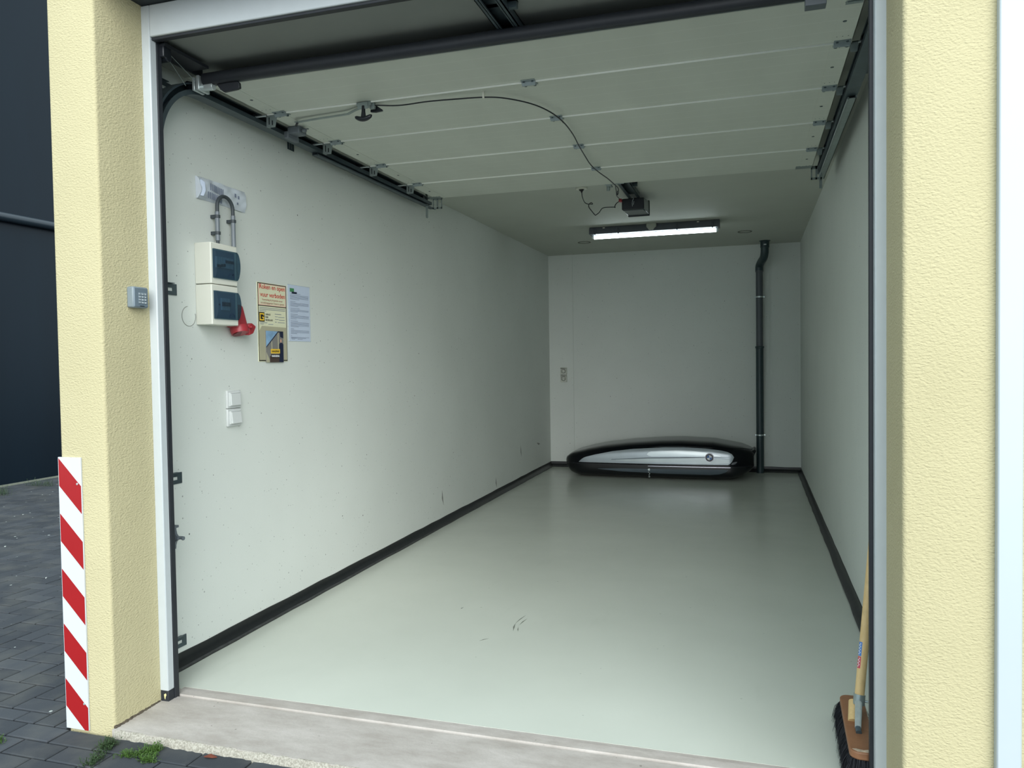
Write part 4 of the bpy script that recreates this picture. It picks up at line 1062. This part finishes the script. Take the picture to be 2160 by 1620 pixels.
# ================================================================== small outdoor things
def weed(name, pts, label, m, n=120, h=.03, spread=.018, seed=1, group='weeds in the paving joints'):
    rg = random.Random(seed); vs, fs = [], []
    for _ in range(n):
        k = rg.random()*(len(pts)-1); i = int(k); f = k-i; p = Vector(pts[i]).lerp(Vector(pts[min(i+1, len(pts)-1)]), f)
        p += Vector((rg.gauss(0,spread), rg.gauss(0,spread*.5), 0)); L = h*rg.uniform(.35, 1); a = rg.uniform(0, 2*PI); tl_ = rg.uniform(.2, 1.1)
        d = Vector((math.cos(a)*math.sin(tl_), math.sin(a)*math.sin(tl_), math.cos(tl_)))
        e = p+d*L; s_ = Vector((-math.sin(a), math.cos(a), 0))*.0007; b0 = len(vs)
        vs += [tuple(p-s_), tuple(p+s_), tuple(e+s_), tuple(e-s_)]; fs.append((b0,b0+1,b0+2,b0+3))
        for q in range(5):
            c = p+d*L*(.3+.7*q/4); a2 = a+(1 if q % 2 else -1)*1.2+rg.uniform(-.4,.4); ll = rg.uniform(.004,.008)
            dd = Vector((math.cos(a2), math.sin(a2), rg.uniform(0,.8))).normalized(); s2 = dd.cross(Vector((0,0,1))).normalized()*ll*.32; b0 = len(vs)
            vs += [tuple(c), tuple(c+dd*ll*.5+s2), tuple(c+dd*ll), tuple(c+dd*ll*.5-s2)]; fs.append((b0,b0+1,b0+2,b0+3))
    me = bpy.data.meshes.new(name); me.from_pydata(vs, [], fs); me.materials.append(m)
    o = bpy.data.objects.new(name, me); COL.objects.link(o); tag(o, label, 'weed', group)
zg = -.034
weed('weed', [(.235,-.985,zg), (.243,-.93,zg), (.215,-.875,zg), (.195,-.85,zg), (.20,-.835,zg)], 'wispy green weed in the joint at the foot of the left pier', LEAF2, 210, .038, .014, 1)
weed('weed', [(.31,-.895,zg), (.345,-.875,zg), (.375,-.84,zg), (.385,-.815,zg), (.40,-.895,zg), (.43,-.90,zg)], 'bright green weed in the joint before the concrete threshold', LEAF, 300, .03, .013, 2)
weed('weed', [(-.23,-.93,zg), (-.20,-.94,zg)], 'small weed at the left edge of the near paving', LEAF, 70, .03, .012, 3)
weed('weed', [(-5.45,3.15,zg), (-5.25,3.25,zg), (-5.15,3.1,zg)], 'grass tuft at the foot of the dark wall, left edge', LEAF2, 160, .13, .06, 4)
weed('weed', [(-5.5,3.75,zg), (-5.3,3.8,zg), (-5.2,3.75,zg)], 'grass tuft at the foot of the dark wall, nearer the pier', LEAF2, 150, .10, .06, 5)
b = B(); prism(b, [(.585,-.828,-.026), (.60,-.835,-.022), (.625,-.828,-.024), (.632,-.818,-.026), (.605,-.815,-.020)], (0,0,.002)); tag(obj('dry_leaf', b, RUST), 'small reddish dry leaf at the threshold edge', 'leaf')
# scuff marks on the coated floor and the walls: thin worn streaks
SCF = mat('scuff_mark', (132,138,126), .5, var=.25, vs=60)
def streak(name, p, q, w_, nrm=(0,0,1), m=SCF):
    p, q = Vector(p), Vector(q); n_ = Vector(nrm); s_ = (q-p).cross(n_).normalized()*w_; bb = B()
    mid = (p+q)/2+s_*.8
    prism(bb, [p, mid-s_*1.2+s_*.0, q, mid+s_*.9], n_*.0004); return struct(name, bb, m)
k = 20
for p, q, w_ in (((1.262,.79,0), (1.246,.66,0), .003), ((1.246,.66,0), (1.268,.55,0), .004), ((1.283,.74,0), (1.272,.64,0), .003), ((1.276,.61,0), (1.292,.55,0), .0025), ((1.186,.425,0), (1.152,.382,0), .0035), ((.905,.83,0), (.90,.80,0), .004)):
    streak('trim_%d' % k, p, q, w_); k += 1
WSC = mat('wall_scuff', (140,142,136), .6, var=.2, vs=40)
for p, q in (((0,2.74,.28), (0,2.76,.16)), ((0,4.95,.40), (0,4.98,.27)), ((0,5.6,.36), (0,5.75,.33)), ((0,4.1,.18), (0,4.12,.08))):
    streak('trim_%d' % k, p, q, .012, (1,0,0), WSC); k += 1
